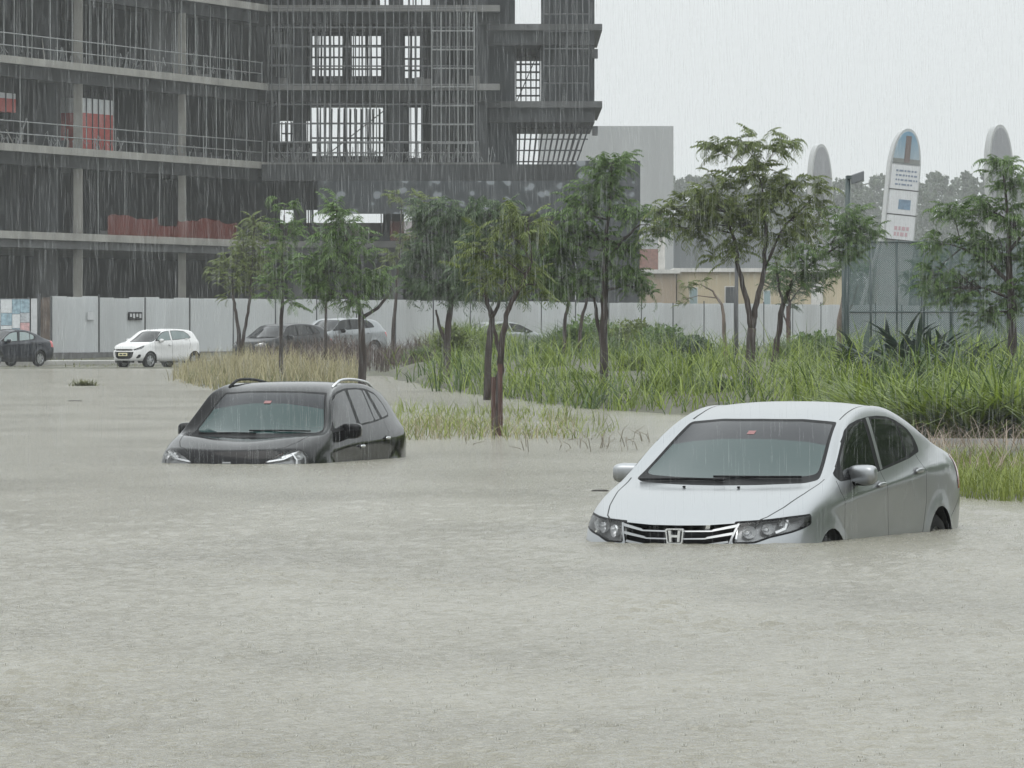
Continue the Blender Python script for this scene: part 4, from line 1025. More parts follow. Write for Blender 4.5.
# raking shores that carry the overhang of the right-hand block
e = empty('raking_shores', (ax(560, 354), 354, RF[0])); tag(e, 'fan of raking steel shores under the overhang of the right block', 'shoring')
for i in range(13):
    p0, p1 = 518+4.4*i, 520+5.9*i
    for q in (0, 2.2, 4.4):
        MB().tube([(ax(p0, 354+q), 354+q, RF[0]+.01), (ax(p1, 354+q), 354+q, az(118+rs.uniform(0, 6), 354))], .042, 5).build('shore', dsteel, e)
for j in range(5):
    z = RF[0]+.35+.62*j; MB().tube([(ax(517, 354), 354, z), (ax(570+j*6, 354), 354, z)], .04, 5).build('ledger', dsteel, e)
# red hoist boxes and the orange net
def hoist(label, p0, p1, z0, h_, off):
    a, b_ = Vector(facade(p0, off)), Vector(facade(p1, off)); e = empty('site_container', (a.x, a.y, z0)); tag(e, label, 'container')
    q = MB(); dd_ = (b_-a).normalized(); nn = Vector((-dd_.y, dd_.x))
    q.obox(a+nn*1.0, b_+nn*1.0, 2.0, z0, z0+h_*.72); q.build('lower_panel', red_m, e, bevel=.02)
    q = MB().obox(a+nn*1.0, b_+nn*1.0, 1.96, z0+h_*.722, z0+h_); q.build('upper_panel', pale_pan, e)
    for i in range(5):
        p = a+(b_-a)*(i+.5)/5-nn*.03; MB().tube([(p.x, p.y, z0), (p.x, p.y, z0+h_*1.12)], .035, 5).build('bar', dsteel, e)
    return e
hoist('tall red and white site container between the slabs', 83, 113, FL[1]+.005, 2.7, .9)
hoist('low red panel with white top at the left frame edge', -20, 16, FL[1]+1.7, .95, 1.5)
e = MB(); pts = []
for i in range(41):
    px = 108+128*i/40; x, y = facade(px, .1); top = FL[0]+1.0+.10*math.sin(i*.45)+.05*math.sin(i*1.3)-(.45 if 15 < i < 22 else 0)
    pts.append(((x, y, FL[0]+.02), (x+.1*math.sin(i), y, top)))
for i in range(40): e.add([pts[i][0], pts[i+1][0], pts[i+1][1], pts[i][1]], [(0,1,2,3)])
o = e.build('safety_net', orange_net); tag(o, 'torn orange safety net hung along the first floor edge', 'netting')
sd_ = o.modifiers.new('thickness', 'SOLIDIFY'); sd_.thickness = .02
o = MB().obox(facade(390, -.2), facade(415, -.2), .03, FL[0]+.05, FL[0]+1.1).build('safety_net', orange_net); tag(o, 'short red safety net near the pale screen', 'netting')

# ------------------------------------------------------------------ hoarding, posters, low buildings
sheet_m, n, l, b = new_mat('corrugated_sheet')
tc = n.new('ShaderNodeTexCoord'); nz = n.new('ShaderNodeTexNoise'); nz.inputs['Scale'].default_value = .35; nz.inputs['Detail'].default_value = 5
mp = n.new('ShaderNodeMapping'); mp.inputs['Scale'].default_value = (1, 1, .15); l.new(tc.outputs['Object'], mp.inputs[0]); l.new(mp.outputs[0], nz.inputs['Vector'])
rp = n.new('ShaderNodeValToRGB'); l.new(nz.outputs['Fac'], rp.inputs['Fac']); rp.color_ramp.elements[0].position = .3; rp.color_ramp.elements[1].position = .7
rp.color_ramp.elements[0].color = (.37, .38, .38, 1); rp.color_ramp.elements[1].color = (.50, .52, .53, 1)
l.new(rp.outputs[0], b.inputs['Base Color']); b.inputs['Roughness'].default_value = .45
footing = mat('footing_concrete', (.10, .10, .10), .7, noise=.3)
FA, FB = Vector((ax(50, 262), 262)), Vector((ax(1080, 385), 385))
fence = empty('corrugated_hoarding', (FA.x, FA.y, .35)); tag(fence, 'long white corrugated metal hoarding round the building site', 'hoarding')
LF = (FB-FA).length; fd = (FB-FA)/LF; fn = Vector((fd.y, -fd.x)); step = 1.42; npan = int(LF/step)
def fence_z(y): return .50, .50+2.30
for i in range(npan):
    m_ = MB(); s0 = i*step; k = 14; rs2 = random.Random(i); z0 = .48+rs2.uniform(-.02, .02); z1 = z0+2.30+rs2.uniform(-.03, .03); lean = rs2.uniform(-.012, .012)
    for j in range(k+1):
        s1 = s0+.02+(step-.04)*j/k; dep = .075 if j % 2 else 0
        p = FA+fd*s1+fn*(dep+.02); m_.v += [(p.x, p.y, z0), (p.x+lean, p.y, z1)]
    for j in range(k): m_.f.append((2*j, 2*j+2, 2*j+3, 2*j+1)); m_.m.append(0)
    if i < 99: m_.build('panel', sheet_m, fence)
    else: fence_rest = globals().setdefault('fence_rest', MB()); fence_rest.add(m_.v, m_.f)
if 'fence_rest' in globals(): tag(fence_rest.build('panel_run', sheet_m, fence), kind='stuff')
for i in range(0, npan+1, 3):
    p = FA+fd*(i*step)+fn*.075; MB().box((p.x-.03, p.y-.03, .2), (p.x+.03, p.y+.03, 2.9 if i % 2 else 2.80)).build('post', dsteel, fence)
MB().obox(FA, FB, .5, -.2, .50).build('footing', footing, fence)
# darker, browner boarding at the left end
brown = mat('brown_board', (.10, .075, .06), .7, noise=.3)
e = empty('site_gate', (ax(42, 261), 261, .3)); tag(e, 'brown boarded gate post bay at the left end of the white hoarding', 'gate')
MB().box((ax(43, 261), 260.9, .3), (ax(50, 261), 261, 2.75)).build('board', brown, e)
MB().box((ax(37.5, 260.5), 260.3, .2), (ax(40.5, 260.5), 260.5, 2.9)).build('post', dsteel, e)
MB().box((ax(40.8, 261), 260.95, .3), (ax(42.8, 261), 261, 2.7)).build('strip', brown, e)
o = MB().box((ax(31, 260), 260, .3), (ax(37, 260), 260.1, 2.7)).build('narrow_hoarding', pale_pan); tag(o, 'narrow pale upright hoarding strip beside the poster board', 'hoarding')
bo = empty('poster_board', (ax(14, 258), 258, .3)); tag(bo, 'board covered in white, pale blue and pink posters behind the dark saloon', 'notice board')
X0, X1 = ax(-8, 258), ax(30, 258)
MB().box((X0, 258, .95), (X1, 258.06, 2.70)).build('backing', mat('board_back', (.10, .11, .12), .6), bo)
for px in (-6, 28.5): MB().box((ax(px, 258)-.04, 258.062, .1), (ax(px, 258)+.04, 258.14, 2.75)).build('post', dsteel, bo)
pc = [mat('poster_white', (.48, .50, .51), .6, noise=.12, nscale=7), mat('poster_blue', (.22, .31, .36), .6, noise=.35, nscale=6), mat('poster_pink', (.42, .26, .26), .6, noise=.3, nscale=7), mat('poster_grey', (.32, .34, .36), .6, noise=.3, nscale=8)]
rs2 = random.Random(4); xx = X0+.03
while xx < X1-.1:
    w_ = rs2.uniform(.28, .5); zt = 2.66
    while zt > 1.15:
        h_ = rs2.uniform(.35, .6); w2 = min(w_-.02, X1-.02-xx)
        q = MB().box((xx, 257.985, max(1.0, zt-h_)), (xx+w2, 257.998, zt)); q.build('poster', pc[2] if (xx > ax(18, 258) and rs2.random() < .55) else rs2.choice([pc[0], pc[0], pc[1], pc[3]]), bo)
        zt -= h_+.02
    xx += w_
sp = FA+fd*((ax(132, 270)-FA.x)/fd.x) if False else None
def on_fence(px, off):
    k = (px-512)/F; t = (k*FA.y-FA.x)/(fd.x-k*fd.y); p = FA+fd*t+fn*off; return p
def fence_sign(name, label, p0, p1, y0, y1, mm, marks=None):
    a, b_ = on_fence(p0, .14), on_fence(p1, .14); z0, z1 = az(y1, a.y), az(y0, a.y); o = empty(name, (a.x, a.y, z0)); tag(o, label, 'sign')
    MB().obox(a, b_, .03, z0, z1).build('plate', mm, o)
    if marks:
        for i in range(4):
            c0, c1 = a+(b_-a)*(.08+.235*i)+fn*.02, a+(b_-a)*(.22+.235*i)+fn*.02
            MB().obox(c0, c1, .008, z0+(z1-z0)*(.25 if i % 2 else .4), z0+(z1-z0)*.8).build('mark', marks, o)
fence_sign('site_sign', 'small black sign with pale marks on the hoarding above the white hatchback', 125.5, 139, 312, 320, trim, pale_pan)
fence_sign('paper_notice', 'crooked pale paper notice on the hoarding left of the black sign', 84.5, 91, 312, 320, pale_pan)

cream = mat('cream_render', (.42, .36, .25), .8, noise=.12, nscale=.6, stretch=(1, 1, .3)); tan = mat('tan_render', (.30, .24, .18), .8, noise=.15, nscale=.6, stretch=(1, 1, .3))
yellow_r = mat('yellow_render', (.46, .38, .22), .8, noise=.12, nscale=.5)
roof_w = mat('pale_roofing', (.52, .51, .49), .7, noise=.15, nscale=1.5)
shut = mat('blue_shutter', (.22, .30, .32), .5); dkwin = mat('dark_window', (.03, .035, .04), .2)
def block(name, label, cat, p0, p1, py0, Y, depth, m_, roof=None, wins=(), z0=.3):
    o = empty(name, (ax((p0+p1)/2, Y), Y, z0)); tag(o, label, cat); z1 = az(py0, Y)
    MB().box((ax(p0, Y), Y, z0), (ax(p1, Y), Y+depth, z1)).build('wall', m_, o)
    if roof: MB().box((ax(p0, Y)-.25, Y-.3, z1+.003), (ax(p1, Y)+.25, Y+depth+.3, z1+.26)).build('roof', roof, o)
    for (a, b_, t, u, mm) in wins:
        f_ = MB().box((ax(a, Y)-.06, Y-.05, az(u, Y)-.06), (ax(b_, Y)+.06, Y-.003, az(t, Y)+.06)).build('window', roof_w, o)
        MB().box((ax(a, Y), Y-.07, az(u, Y)), (ax(b_, Y), Y-.053, az(t, Y))).build('pane', mm, f_)
    return o
block('site_office', 'tan rendered low building with a flat pale roof beyond the hoarding', 'building', 610, 676, 273.5, 425, 14, tan, roof_w)
block('site_office', 'cream low building with a blue shutter and a dark window', 'building', 677, 846, 272, 430, 14, cream, roof_w, [(690, 697, 288, 312, shut), (725.5, 735, 287, 305, dkwin), (764, 770, 291, 305, shut), (812, 822, 284, 306, roof_w)])
block('site_office', 'yellowish low building seen under the tree crowns left of centre', 'building', 384, 548, 275, 430, 14, yellow_r, None, [(430, 446, 283, 305, dkwin)])
block('rooftop_hut', 'small reddish brown hut above the tan low building', 'building', 590, 664, 249, 460, 8, mat('red_brown_render', (.22, .12, .10), .8, noise=.2), None)
block('grey_hall', 'plain pale grey windowless hall rising behind the site', 'building', 540, 673.5, 126, 520, 40, mat('grey_cladding', (.33, .34, .345), .7, noise=.05, nscale=.2, stretch=(3, 3, .05)))
block('grey_shed', 'long low grey shed behind the big foreground tree', 'building', 640, 832, 229, 540, 30, mat('grey_shed_wall', (.20, .215, .225), .7, noise=.06, nscale=.2))
o = MB().tube([(ax(653, 459), 459, 0), (ax(653, 459), 459, az(229, 459))], .6, 8); o = None
block('white_pier', 'white rendered pier standing beside the reddish hut', 'pier', 658.5, 665, 227, 455, 1.2, roof_w)

# ------------------------------------------------------------------ the three arched sign pylons
sign_w = mat('sign_white', (.56, .57, .585), .5, noise=.05); frame_w = mat('pylon_frame', (.40, .41, .41), .4, noise=.06)
sky_pic, n, l, b = new_mat('blue_picture')
tc = n.new('ShaderNodeTexCoord'); sp_ = n.new('ShaderNodeSeparateXYZ'); l.new(tc.outputs['Generated'], sp_.inputs[0])
rp = n.new('ShaderNodeValToRGB'); l.new(sp_.outputs['Z'], rp.inputs['Fac']); rp.color_ramp.elements[0].color = (.30, .36, .40, 1); rp.color_ramp.elements[1].color = (.12, .25, .36, 1)
l.new(rp.outputs[0], b.inputs['Base Color']); b.inputs['Roughness'].default_value = .4
brown_t = mat('picture_tower', (.12, .09, .085), .6); blue_pic = mat('blue_window_picture', (.12, .19, .27), .5, noise=.4, nscale=2); ink_b = mat('blue_lettering', (.16, .20, .27), .6); ink_p = mat('pink_lettering', (.45, .30, .33), .6)
def arch_outline(w, h0, h1, k=14):           # a lancet: straight sides to h0, then a rounded top at h1
    pts = [(-w, 0), (w, 0)]
    for i in range(k+1):
        a = math.pi/2*i/k; pts.append((w*math.cos(a)**.9 if i < k else 0, h0+(h1-h0)*math.sin(a)))
    return pts+[(-x, z) for x, z in pts[2:-1][::-1]]
def extrude_xz(m_, pts, y0, y1):
    k = len(pts); m_.add([(x, y0, z) for x, z in pts]+[(x, y1, z) for x, z in pts], [tuple(range(k)), tuple(range(2*k-1, k-1, -1))]+[(i, k+i, k+(i+1)%k, (i+1)%k) for i in range(k)]); return m_
def pylon(label, px, py0, Y, w, lean, yaw, full):
    o = empty('sign_pylon', (ax(px, Y), Y, .5)); tag(o, label, 'sign'); o.rotation_euler = (0, R(lean), R(yaw)); Ht = az(py0, Y)-.5
    out = arch_outline(w, Ht-2.9, Ht); inn = [(x*.86, .4+(z-.4)*.985) for x, z in out]
    extrude_xz(MB(), out, .0, .9).build('shell', frame_w, o, local=True)
    if not full:
        extrude_xz(MB(), inn, -.06, -.003).build('face', mat('pylon_face', (.25, .255, .27), .5, noise=.05), o, local=True); return
    top = [(x, z) for x, z in arch_outline(w*.86, Ht-2.8, Ht-.2)]; zb = Ht-2.35
    pic = [(-w*.86, zb), (w*.86, zb)]+[p for p in top[2:] if p[1] > zb]
    p_ = extrude_xz(MB(), pic, -.10, -.003).build('picture', sky_pic, o, local=True)
    MB().box((-w*.14, -.14, zb+.05), (w*.20, -.103, Ht-.5)).build('picture_tower', brown_t, p_, local=True)
    MB().box((-w*.86, -.13, zb+.003), (w*.86, -.104, zb+.30)).build('picture_ground', mat('picture_ground', (.16, .17, .16), .6), p_, local=True)
    z = zb-.14
    for h_, kind in ((1.62, 'lines'), (1.60, 'pic'), (1.62, 'pink')):
        pnl = MB().box((-w*.88, -.20, z-h_), (w*.88, -.003, z)).build('panel', sign_w, o, local=True)
        if kind == 'lines':
            for i in range(4):
                zt = z-h_*(.20+.19*i); x0_ = -w*.62
                while x0_ < w*.72:
                    x1_ = min(w*.80, x0_+rs.uniform(.1, .34)); MB().box((x0_, -.215, zt-.12), (x1_, -.203, zt)).build('lettering', ink_b, pnl, local=True); x0_ = x1_+.07
                    if i == 3 and x0_ > w*.45: break
        elif kind == 'pic': MB().box((-w*.28, -.215, z-h_*.80), (w*.50, -.203, z-h_*.38)).build('picture', blue_pic, pnl, local=True)
        else:
            for i in range(2):
                x0_ = -w*.4
                while x0_ < w*.5:
                    x1_ = x0_+rs.uniform(.12, .3); MB().box((x0_, -.215, z-h_*(.62+.24*i)), (x1_, -.203, z-h_*(.46+.24*i))).build('lettering', ink_p, pnl, local=True); x0_ = x1_+.08
        MB().box((-w*.93, -.22, z-h_-.07), (w*.93, -.003, z-h_-.01)).build('crossbar', dsteel, o, local=True)
        z -= h_+.08
    MB().tube([(-w*1.02, .45, .2), (-w*2.3, .45, .2), (-w*.98, .45, Ht*.5)], .14, 6).build('strut', frame_w, o, local=True)
pylon('tall leaning sign pylon with white panels and blue arched picture', 889, 127.5, 430, 1.08, 5.5, 12, True)
pylon('blank grey arched pylon rising left of the lettered sign', 826, 144, 470, .82, -1.5, 20, False)
pylon('blank grey arched pylon at the right edge above the trees', 1007, 124.5, 430, .88, -2, 20, False)

# ------------------------------------------------------------------ lamp post, plain post, chain-link fence
green_s = mat('dark_green_steel', (.025, .045, .045), .5)
Yl = 185
lp = empty('street_lamp', (ax(847.5, Yl), Yl, .3)); tag(lp, 'dark green lamp post with square floodlight beside the sports fence', 'street lamp')
MB().tube([(ax(845.5, Yl), Yl, .2), (ax(846.5, Yl), Yl, 2.2), (ax(848, Yl), Yl, az(176, Yl))], [.11, .09, .075], 10).build('post', green_s, lp, smooth=True)
hd = MB().box((ax(846.5, Yl), Yl-.12, az(179, Yl)), (ax(853, Yl), Yl+.12, az(175.5, Yl))).build('arm', green_s, lp)
q = MB(); cx, cz = ax(857, Yl), az(177.5, Yl); q.box((cx-.17, Yl-.16, cz-.15), (cx+.20, Yl+.16, cz+.13)); 
for i, v in enumerate(q.v): q.v[i] = (v[0], v[1], v[2]+(v[0]-cx)*.35)
q.build('lamp_head', mat('lamp_head_grey', (.12, .13, .14), .35), lp, bevel=.03)
po = empty('steel_post', (ax(736.5, 165), 165, .2)); tag(po, 'slim dark plain post left of the big foreground tree stems', 'post')
MB().tube([(ax(736.5, 165), 165, .1), (ax(736.5, 165), 165, az(256, 165))], .05, 8).build('shaft', dsteel, po, smooth=True)
MB().lathe_y([(.0, .0), (.07, .0)], 8).build('cap', dsteel, po, local=True).location = (0, 0, az(256, 165)-.2)
Yc = 190
cf = empty('chain_link_fence', (ax(870, Yc), Yc, .3)); tag(cf, 'tall dark green chain-link fence of the court on the right', 'fence')
net_m, n, l, b = new_mat('chain_link_net')
b.inputs['Base Color'].default_value = (.055, .10, .10, 1); b.inputs['Roughness'].default_value = .6
tc = n.new('ShaderNodeTexCoord'); wv = []
for sgn in (1, -1):
    mp = n.new('ShaderNodeMapping'); mp.inputs['Rotation'].default_value = (0, R(45*sgn), 0); l.new(tc.outputs['Object'], mp.inputs[0])
    wt = n.new('ShaderNodeTexWave'); wt.bands_direction = 'X'; wt.inputs['Scale'].default_value = 7; l.new(mp.outputs[0], wt.inputs['Vector'])
    gt = n.new('ShaderNodeMath'); gt.operation = 'GREATER_THAN'; gt.inputs[1].default_value = .80; l.new(wt.outputs['Fac'], gt.inputs[0]); wv.append(gt)
mxm = n.new('ShaderNodeMath'); mxm.operation = 'MAXIMUM'; l.new(wv[0].outputs[0], mxm.inputs[0]); l.new(wv[1].outputs[0], mxm.inputs[1])
sc_ = n.new('ShaderNodeMapRange'); sc_.inputs['To Min'].default_value = .30; sc_.inputs['To Max'].default_value = .65; l.new(mxm.outputs[0], sc_.inputs['Value']); l.new(sc_.outputs[0], b.inputs['Alpha'])
pxs = [843, 871, 897, 924, 951, 980, 1008, 1036, 1066]; zb, zt = .2, az(242, Yc)
for i, px in enumerate(pxs):
    MB().tube([(ax(px, Yc), Yc, 0), (ax(px, Yc), Yc, zt+.08)], .04, 7).build('post', green_s, cf, smooth=True)
    if i: MB().box((ax(pxs[i-1], Yc)+.04, Yc-.004, zb), (ax(px, Yc)-.04, Yc+.004, zt)).build('net_panel', net_m, cf)
for z in (zt, az(312, Yc)): MB().tube([(ax(843, Yc), Yc-.03, z), (ax(1066, Yc), Yc-.03, z)], .025, 6).build('rail', green_s, cf)

# ------------------------------------------------------------------ trees
bark = mat('wet_bark', (.034, .023, .019), .75, noise=.4, nscale=6, bump=.5, bscale=25, stretch=(1, 1, .3))
bark_pale = mat('pale_bark', (.13, .10, .08), .8, noise=.35, nscale=6, bump=.4, bscale=25, stretch=(1, 1, .3))
leaf_a = leaf_mat('leaf_olive', (.060, .085, .020), (.170, .215, .060), .3)
leaf_b = leaf_mat('leaf_green', (.045, .085, .024), (.135, .215, .062), .3)
leaf_c = leaf_mat('leaf_dark', (.038, .068, .034), (.105, .155, .072), .3)
def frond(V, Fq, p, az_, L, droop, wd, rnd, pairs, up0=.35):
    """one feathery compound leaf: a rachis that arches over, with narrow leaflets hanging from both sides."""
    d = np.array((math.cos(az_), math.sin(az_), 0)); q = np.array(p, float); el = up0; pts = []
    n_ = pairs+2
    for i in range(n_):
        pts.append((q.copy(), el)); q = q+(d*math.cos(el)+np.array((0, 0, math.sin(el))))*L/n_; el -= droop/n_*(1.3 if i > 1 else .6)
    side = np.array((-d[1], d[0], 0)); o = len(V)
    for k, (q, e) in enumerate(pts):
        w_ = .006*(1-k/n_)+.002; V.append(q+side*w_); V.append(q-side*w_)
        if k: Fq.append((o+2*k-2, o+2*k-1, o+2*k+1, o+2*k))
    for k in range(1, n_):
        q, e = pts[k]; t = d*math.cos(e)+np.array((0, 0, math.sin(e))); ll = wd*(math.sin(math.pi*(.18+.75*k/n_))**.7)
        for sg in (1, -1):
            a = side*sg*(.75+rnd.uniform(-.15, .15))+t*(.45+rnd.uniform(-.1, .15))+np.array((0, 0, -.55+rnd.uniform(-.25, .2)))
            a /= np.linalg.norm(a); w2 = t*ll*.17+np.array((0, 0, ll*.05)); i0 = len(V)
            V += [q, q+a*ll*.45+w2, q+a*ll, q+a*ll*.45-w2]; Fq.append((i0, i0+1, i0+2, i0+3))
def tree(name, label, Y, stems, crowns, leafm, seed, barkm=None, width=1.0, L=.55, dens=1.0, droop=2.0, deep=1.0):
    """stems: pixel polylines (px, py, radius m) in the tree's own plane Y; crowns: (px, py, rx, ry, fronds)."""
    rnd = random.Random(seed); base = at(stems[0][0][0], stems[0][0][1], Y); base.z -= .03
    stems = [[(a, b_, r_*.84) for a, b_, r_ in st] for st in stems]; root = empty(name, base); tag(root, label, 'tree'); sc_px = Y/F
    tr = MB(); nodes = []
    for si, st in enumerate(stems):
        pts = []; yo = 0
        for i, (px, py, r) in enumerate(st):
            if i and py < st[0][1]-20: yo += rnd.uniform(-.12, .12)
            p = at(px, py, Y); p.y += yo
            if i == 0 and si == 0: p.z -= .25
            pts.append(p)
        dense = []; rr = []                  # a little wobble between the nodes
        for i in range(len(pts)-1):
            for q in range(4):
                t = q/4; w_ = Vector((rnd.uniform(-1, 1), rnd.uniform(-1, 1), 0))*.018*(1 if q else 0)
                dense.append(pts[i].lerp(pts[i+1], t)+w_); rr.append(st[i][2]*(1-t)+st[i+1][2]*t)
        dense.append(pts[-1]); rr.append(st[-1][2]); tr.tube(dense, rr, 8); nodes += [(p, r) for p, r in zip(dense, rr)]
    V = []; Fq = []
    top_nodes = [(p, r) for p, r in nodes if p.z > base.z+.28*(max(q.z for q, _ in nodes)-base.z)] or nodes
    for (px, py, rx, ry, nf) in crowns:
        c = at(px, py, Y); c.y += rnd.uniform(-.25, .25)*rx*sc_px*deep; R_x, R_z = rx*sc_px, ry*sc_px
        a, ra = min(top_nodes, key=lambda n_: (n_[0]-c).length+max(0, n_[0].z-c.z)*.8)
        mid = a.lerp(c, .55)+Vector((0, 0, .10*(c-a).length)); lim = [a, a.lerp(mid, .5), mid, c]; rl = min(ra*.6, .03)
        if (c-a).length > .15: tr.tube(lim, [rl, rl*.8, rl*.6, rl*.35], 6)
        rx *= 1.12; ry *= 1.15; R_x, R_z = rx*sc_px, ry*sc_px; nb = max(3, int(nf*dens*2.0/5)); k = 0
        for b_ in range(nb):
            u = Vector((rnd.gauss(0, 1), rnd.gauss(0, 1), rnd.gauss(0, 1))).normalized()*rnd.random()**.45
            e = c+Vector((u.x*R_x, u.y*R_x*deep, u.z*R_z)); s0 = mid.lerp(c, rnd.random())
            m2 = s0.lerp(e, .5)+Vector((0, 0, .06)); tr.tube([s0, m2, e], [rl*.4, rl*.28, rl*.15], 4, cap=False)
            outw = math.atan2(e.y-a.y, e.x-a.x)
            for q in range(5):
                p = m2.lerp(e, .3+.7*rnd.random()) if q else e
                ang = outw+rnd.gauss(0, 1.5); le = L*rnd.uniform(.45, 1.1)
                frond(V, Fq, p, ang, le, droop*rnd.uniform(.25, 1.2), le*.24, rnd, 8, rnd.uniform(-.35, 1.0))
    tr.build('trunk', barkm or bark, root, smooth=True)
    iv = np.array(base); Vn = np.array(V)-iv
    np_mesh('crown', Vn, Fq, leafm, root)
    return root
T = tree
T('slender_tree', 'twin-stemmed small tree before the hoarding right of the white hatchback', 228, [[(240,355,.10),(239,335,.09),(236,312,.07),(233,295,.05)],[(241,352,.09),(246,325,.07),(250,300,.06),(252,270,.04)]],
  [(232,278,22,20,40),(250,270,26,24,50),(240,248,28,20,45),(262,250,18,26,40),(255,222,15,18,28),(222,262,12,16,18)], leaf_a, 1, L=.7)
T('slender_tree', 'thin straight tree in the dry grass with narrow crown', 152, [[(281,380,.07),(281,330,.06),(282,280,.045),(284,215,.02)]],
  [(285,240,14,34,40),(275,280,13,22,28),(296,268,15,22,30),(285,203,9,13,14),(290,300,12,10,12)], leaf_b, 2)
T('slender_tree', 'small tree with drooping fronds directly behind the black car', 148, [[(363,386,.12),(362,345,.10),(361,315,.085),(354,285,.05),(348,245,.03)],[(362,318,.06),(378,308,.045),(391,290,.03)]],
  [(312,275,20,18,34),(330,252,24,22,44),(350,250,22,28,44),(368,282,18,16,26),(386,282,14,13,16),(335,208,12,13,16),(322,295,14,9,14),(350,300,20,9,16),(345,222,14,16,20)], leaf_b, 3, L=.66, dens=1.3, droop=2.3)
T('slender_tree', 'thin dark stem with sparse leaves between the two hidden cars', 205, [[(325,352,.06),(326,320,.055),(328,265,.03),(330,228,.015)]], [(325,238,14,22,24),(336,262,14,14,16),(316,262,12,14,14)], leaf_c, 4, L=.6)
T('slender_tree', 'tree with long hanging grey-green crown left of the crowded group', 165, [[(446,372,.13),(447,340,.11),(451,305,.09),(448,270,.05),(446,225,.03)],[(447,345,.07),(439,325,.05),(436,310,.03)]],
  [(418,262,17,40,56),(445,240,26,42,80),(433,290,22,16,34),(462,225,16,24,34),(425,215,14,18,24),(458,285,18,22,34)], leaf_c, 5, L=.7, droop=2.6, dens=1.5)
T('slender_tree', 'multi-branched tree standing in the tall green plants behind the staked one', 132, [[(487,388,.10),(489,345,.085),(492,318,.07),(484,290,.045),(478,262,.03)],[(492,318,.05),(503,295,.04),(508,262,.025)]],
  [(472,265,14,26,36),(490,235,20,26,44),(505,265,18,22,34),(492,208,22,13,28),(476,295,14,10,14),(515,290,14,12,20)], leaf_c, 6, dens=1.15, L=.62)
T('slender_tree', 'leaning tree tied to short red-brown stakes in the near grass', 88.5, [[(498,434,.07),(499,385,.06),(501,355,.055),(506,315,.045),(520,288,.035),(532,262,.02)],[(501,355,.04),(494,330,.03),(489,312,.018)]],
  [(510,235,20,26,42),(527,222,18,22,34),(522,270,14,16,22),(536,285,12,14,16),(505,280,10,12,10),(478,250,16,24,26),(486,285,12,14,14)], leaf_a, 7, L=.45, dens=.85)
T('slender_tree', 'tall tree with broad feathery crown at the centre', 124, [[(604,408,.105),(604,350,.095),(604,300,.085),(605,262,.06),(608,220,.04),(612,178,.02)],[(602,345,.05),(597,320,.045),(594,298,.03)],[(605,265,.05),(622,240,.035),(640,225,.02)]],
  [(610,163,20,11,26),(604,188,26,20,46),(580,218,24,22,46),(560,248,28,26,60),(543,274,18,18,34),(577,285,20,15,34),(625,275,18,13,28),(641,288,10,15,14),(640,215,18,14,26),(656,228,14,16,20),(598,240,20,18,34),(534,236,14,15,20),(628,250,14,12,14),(550,290,14,12,18),(600,270,16,12,16)], leaf_b, 8, L=.55, dens=1.35, droop=2.3)
T('slender_tree', 'largest tree with forked red-brown stems behind the silver saloon', 122, [[(748,404,.125),(749,370,.11),(752,328,.10)],[(752,330,.075),(747,300,.065),(739,270,.05),(735,240,.04),(726,212,.025)],[(752,330,.075),(757,302,.065),(765,265,.05),(766,220,.04),(762,185,.02)],[(765,268,.04),(785,225,.03),(806,205,.02)]],
  [(716,150,13,9,16),(745,143,20,11,26),(776,146,18,14,26),(755,175,32,18,54),(722,208,26,16,44),(702,228,16,20,28),(745,225,32,18,50),(790,192,24,16,36),(820,190,9,22,22),(782,235,22,15,30),(686,214,12,10,14),(672,210,16,11,18),(668,232,10,14,12),(712,185,14,14,18),(730,250,22,12,22),(765,205,26,16,30),(800,225,20,16,24),(700,205,16,14,18)], leaf_a, 9, L=.62, droop=2.5, dens=.95)
T('slender_tree', 'tree leaning right with bright green crown before the lamp post', 126, [[(769,404,.10),(773,370,.085),(777,340,.075),(783,305,.06),(792,282,.045),(813,262,.03),(840,245,.02)],[(783,305,.04),(778,280,.03),(776,262,.02)]],
  [(800,258,28,16,44),(830,243,26,16,44),(855,230,20,14,36),(852,214,22,10,26),(872,234,12,9,14),(790,276,20,16,34),(815,278,14,13,22),(845,255,18,10,20)], leaf_b, 10, L=.5, droop=2.2)
T('sparse_sapling', 'nearly bare sapling with bent top and few round leaves', 175, [[(726,352,.07),(724,325,.065),(722,305,.05),(713,291,.03),(700,284,.015)]], [(686,287,10,11,10),(699,280,9,7,7),(683,300,6,8,6)], leaf_a, 11, bark_pale, L=.35)
T('slender_tree', 'small dark tree behind the leaning tree near the hoarding', 215, [[(788,350,.09),(789,325,.08),(790,302,.06)],[(789,330,.05),(783,312,.035)]], [(788,290,20,15,34),(806,284,15,13,22),(775,282,12,12,16)], leaf_c, 12, L=.6)
T('slender_tree', 'pale trunked tree hidden behind the lamp post', 195, [[(841,350,.13),(840,320,.12),(846,290,.10),(850,268,.05)],[(841,322,.06),(852,305,.05),(858,285,.03)]], [(852,262,18,13,26),(838,268,12,10,14)], leaf_b, 13, bark_pale, L=.6)
T('slender_tree', 'wide drooping tree at the right edge in front of the court fence', 112, [[(1011,388,.105),(1012,340,.095),(1010,285,.08),(1009,235,.05),(1004,175,.02)],[(1010,285,.05),(990,262,.04),(962,248,.025)],[(1010,250,.045),(1030,225,.03)]],
  [(1000,163,18,11,26),(1012,190,18,18,30),(985,212,24,16,42),(952,212,20,11,26),(1015,225,22,20,40),(1000,255,28,20,54),(962,288,26,24,56),(932,280,14,20,30),(1012,298,22,22,44),(976,246,22,15,34),(940,245,12,11,16),(1035,262,20,30,40),(985,315,20,12,24)], leaf_b, 14, L=.5, droop=2.4)
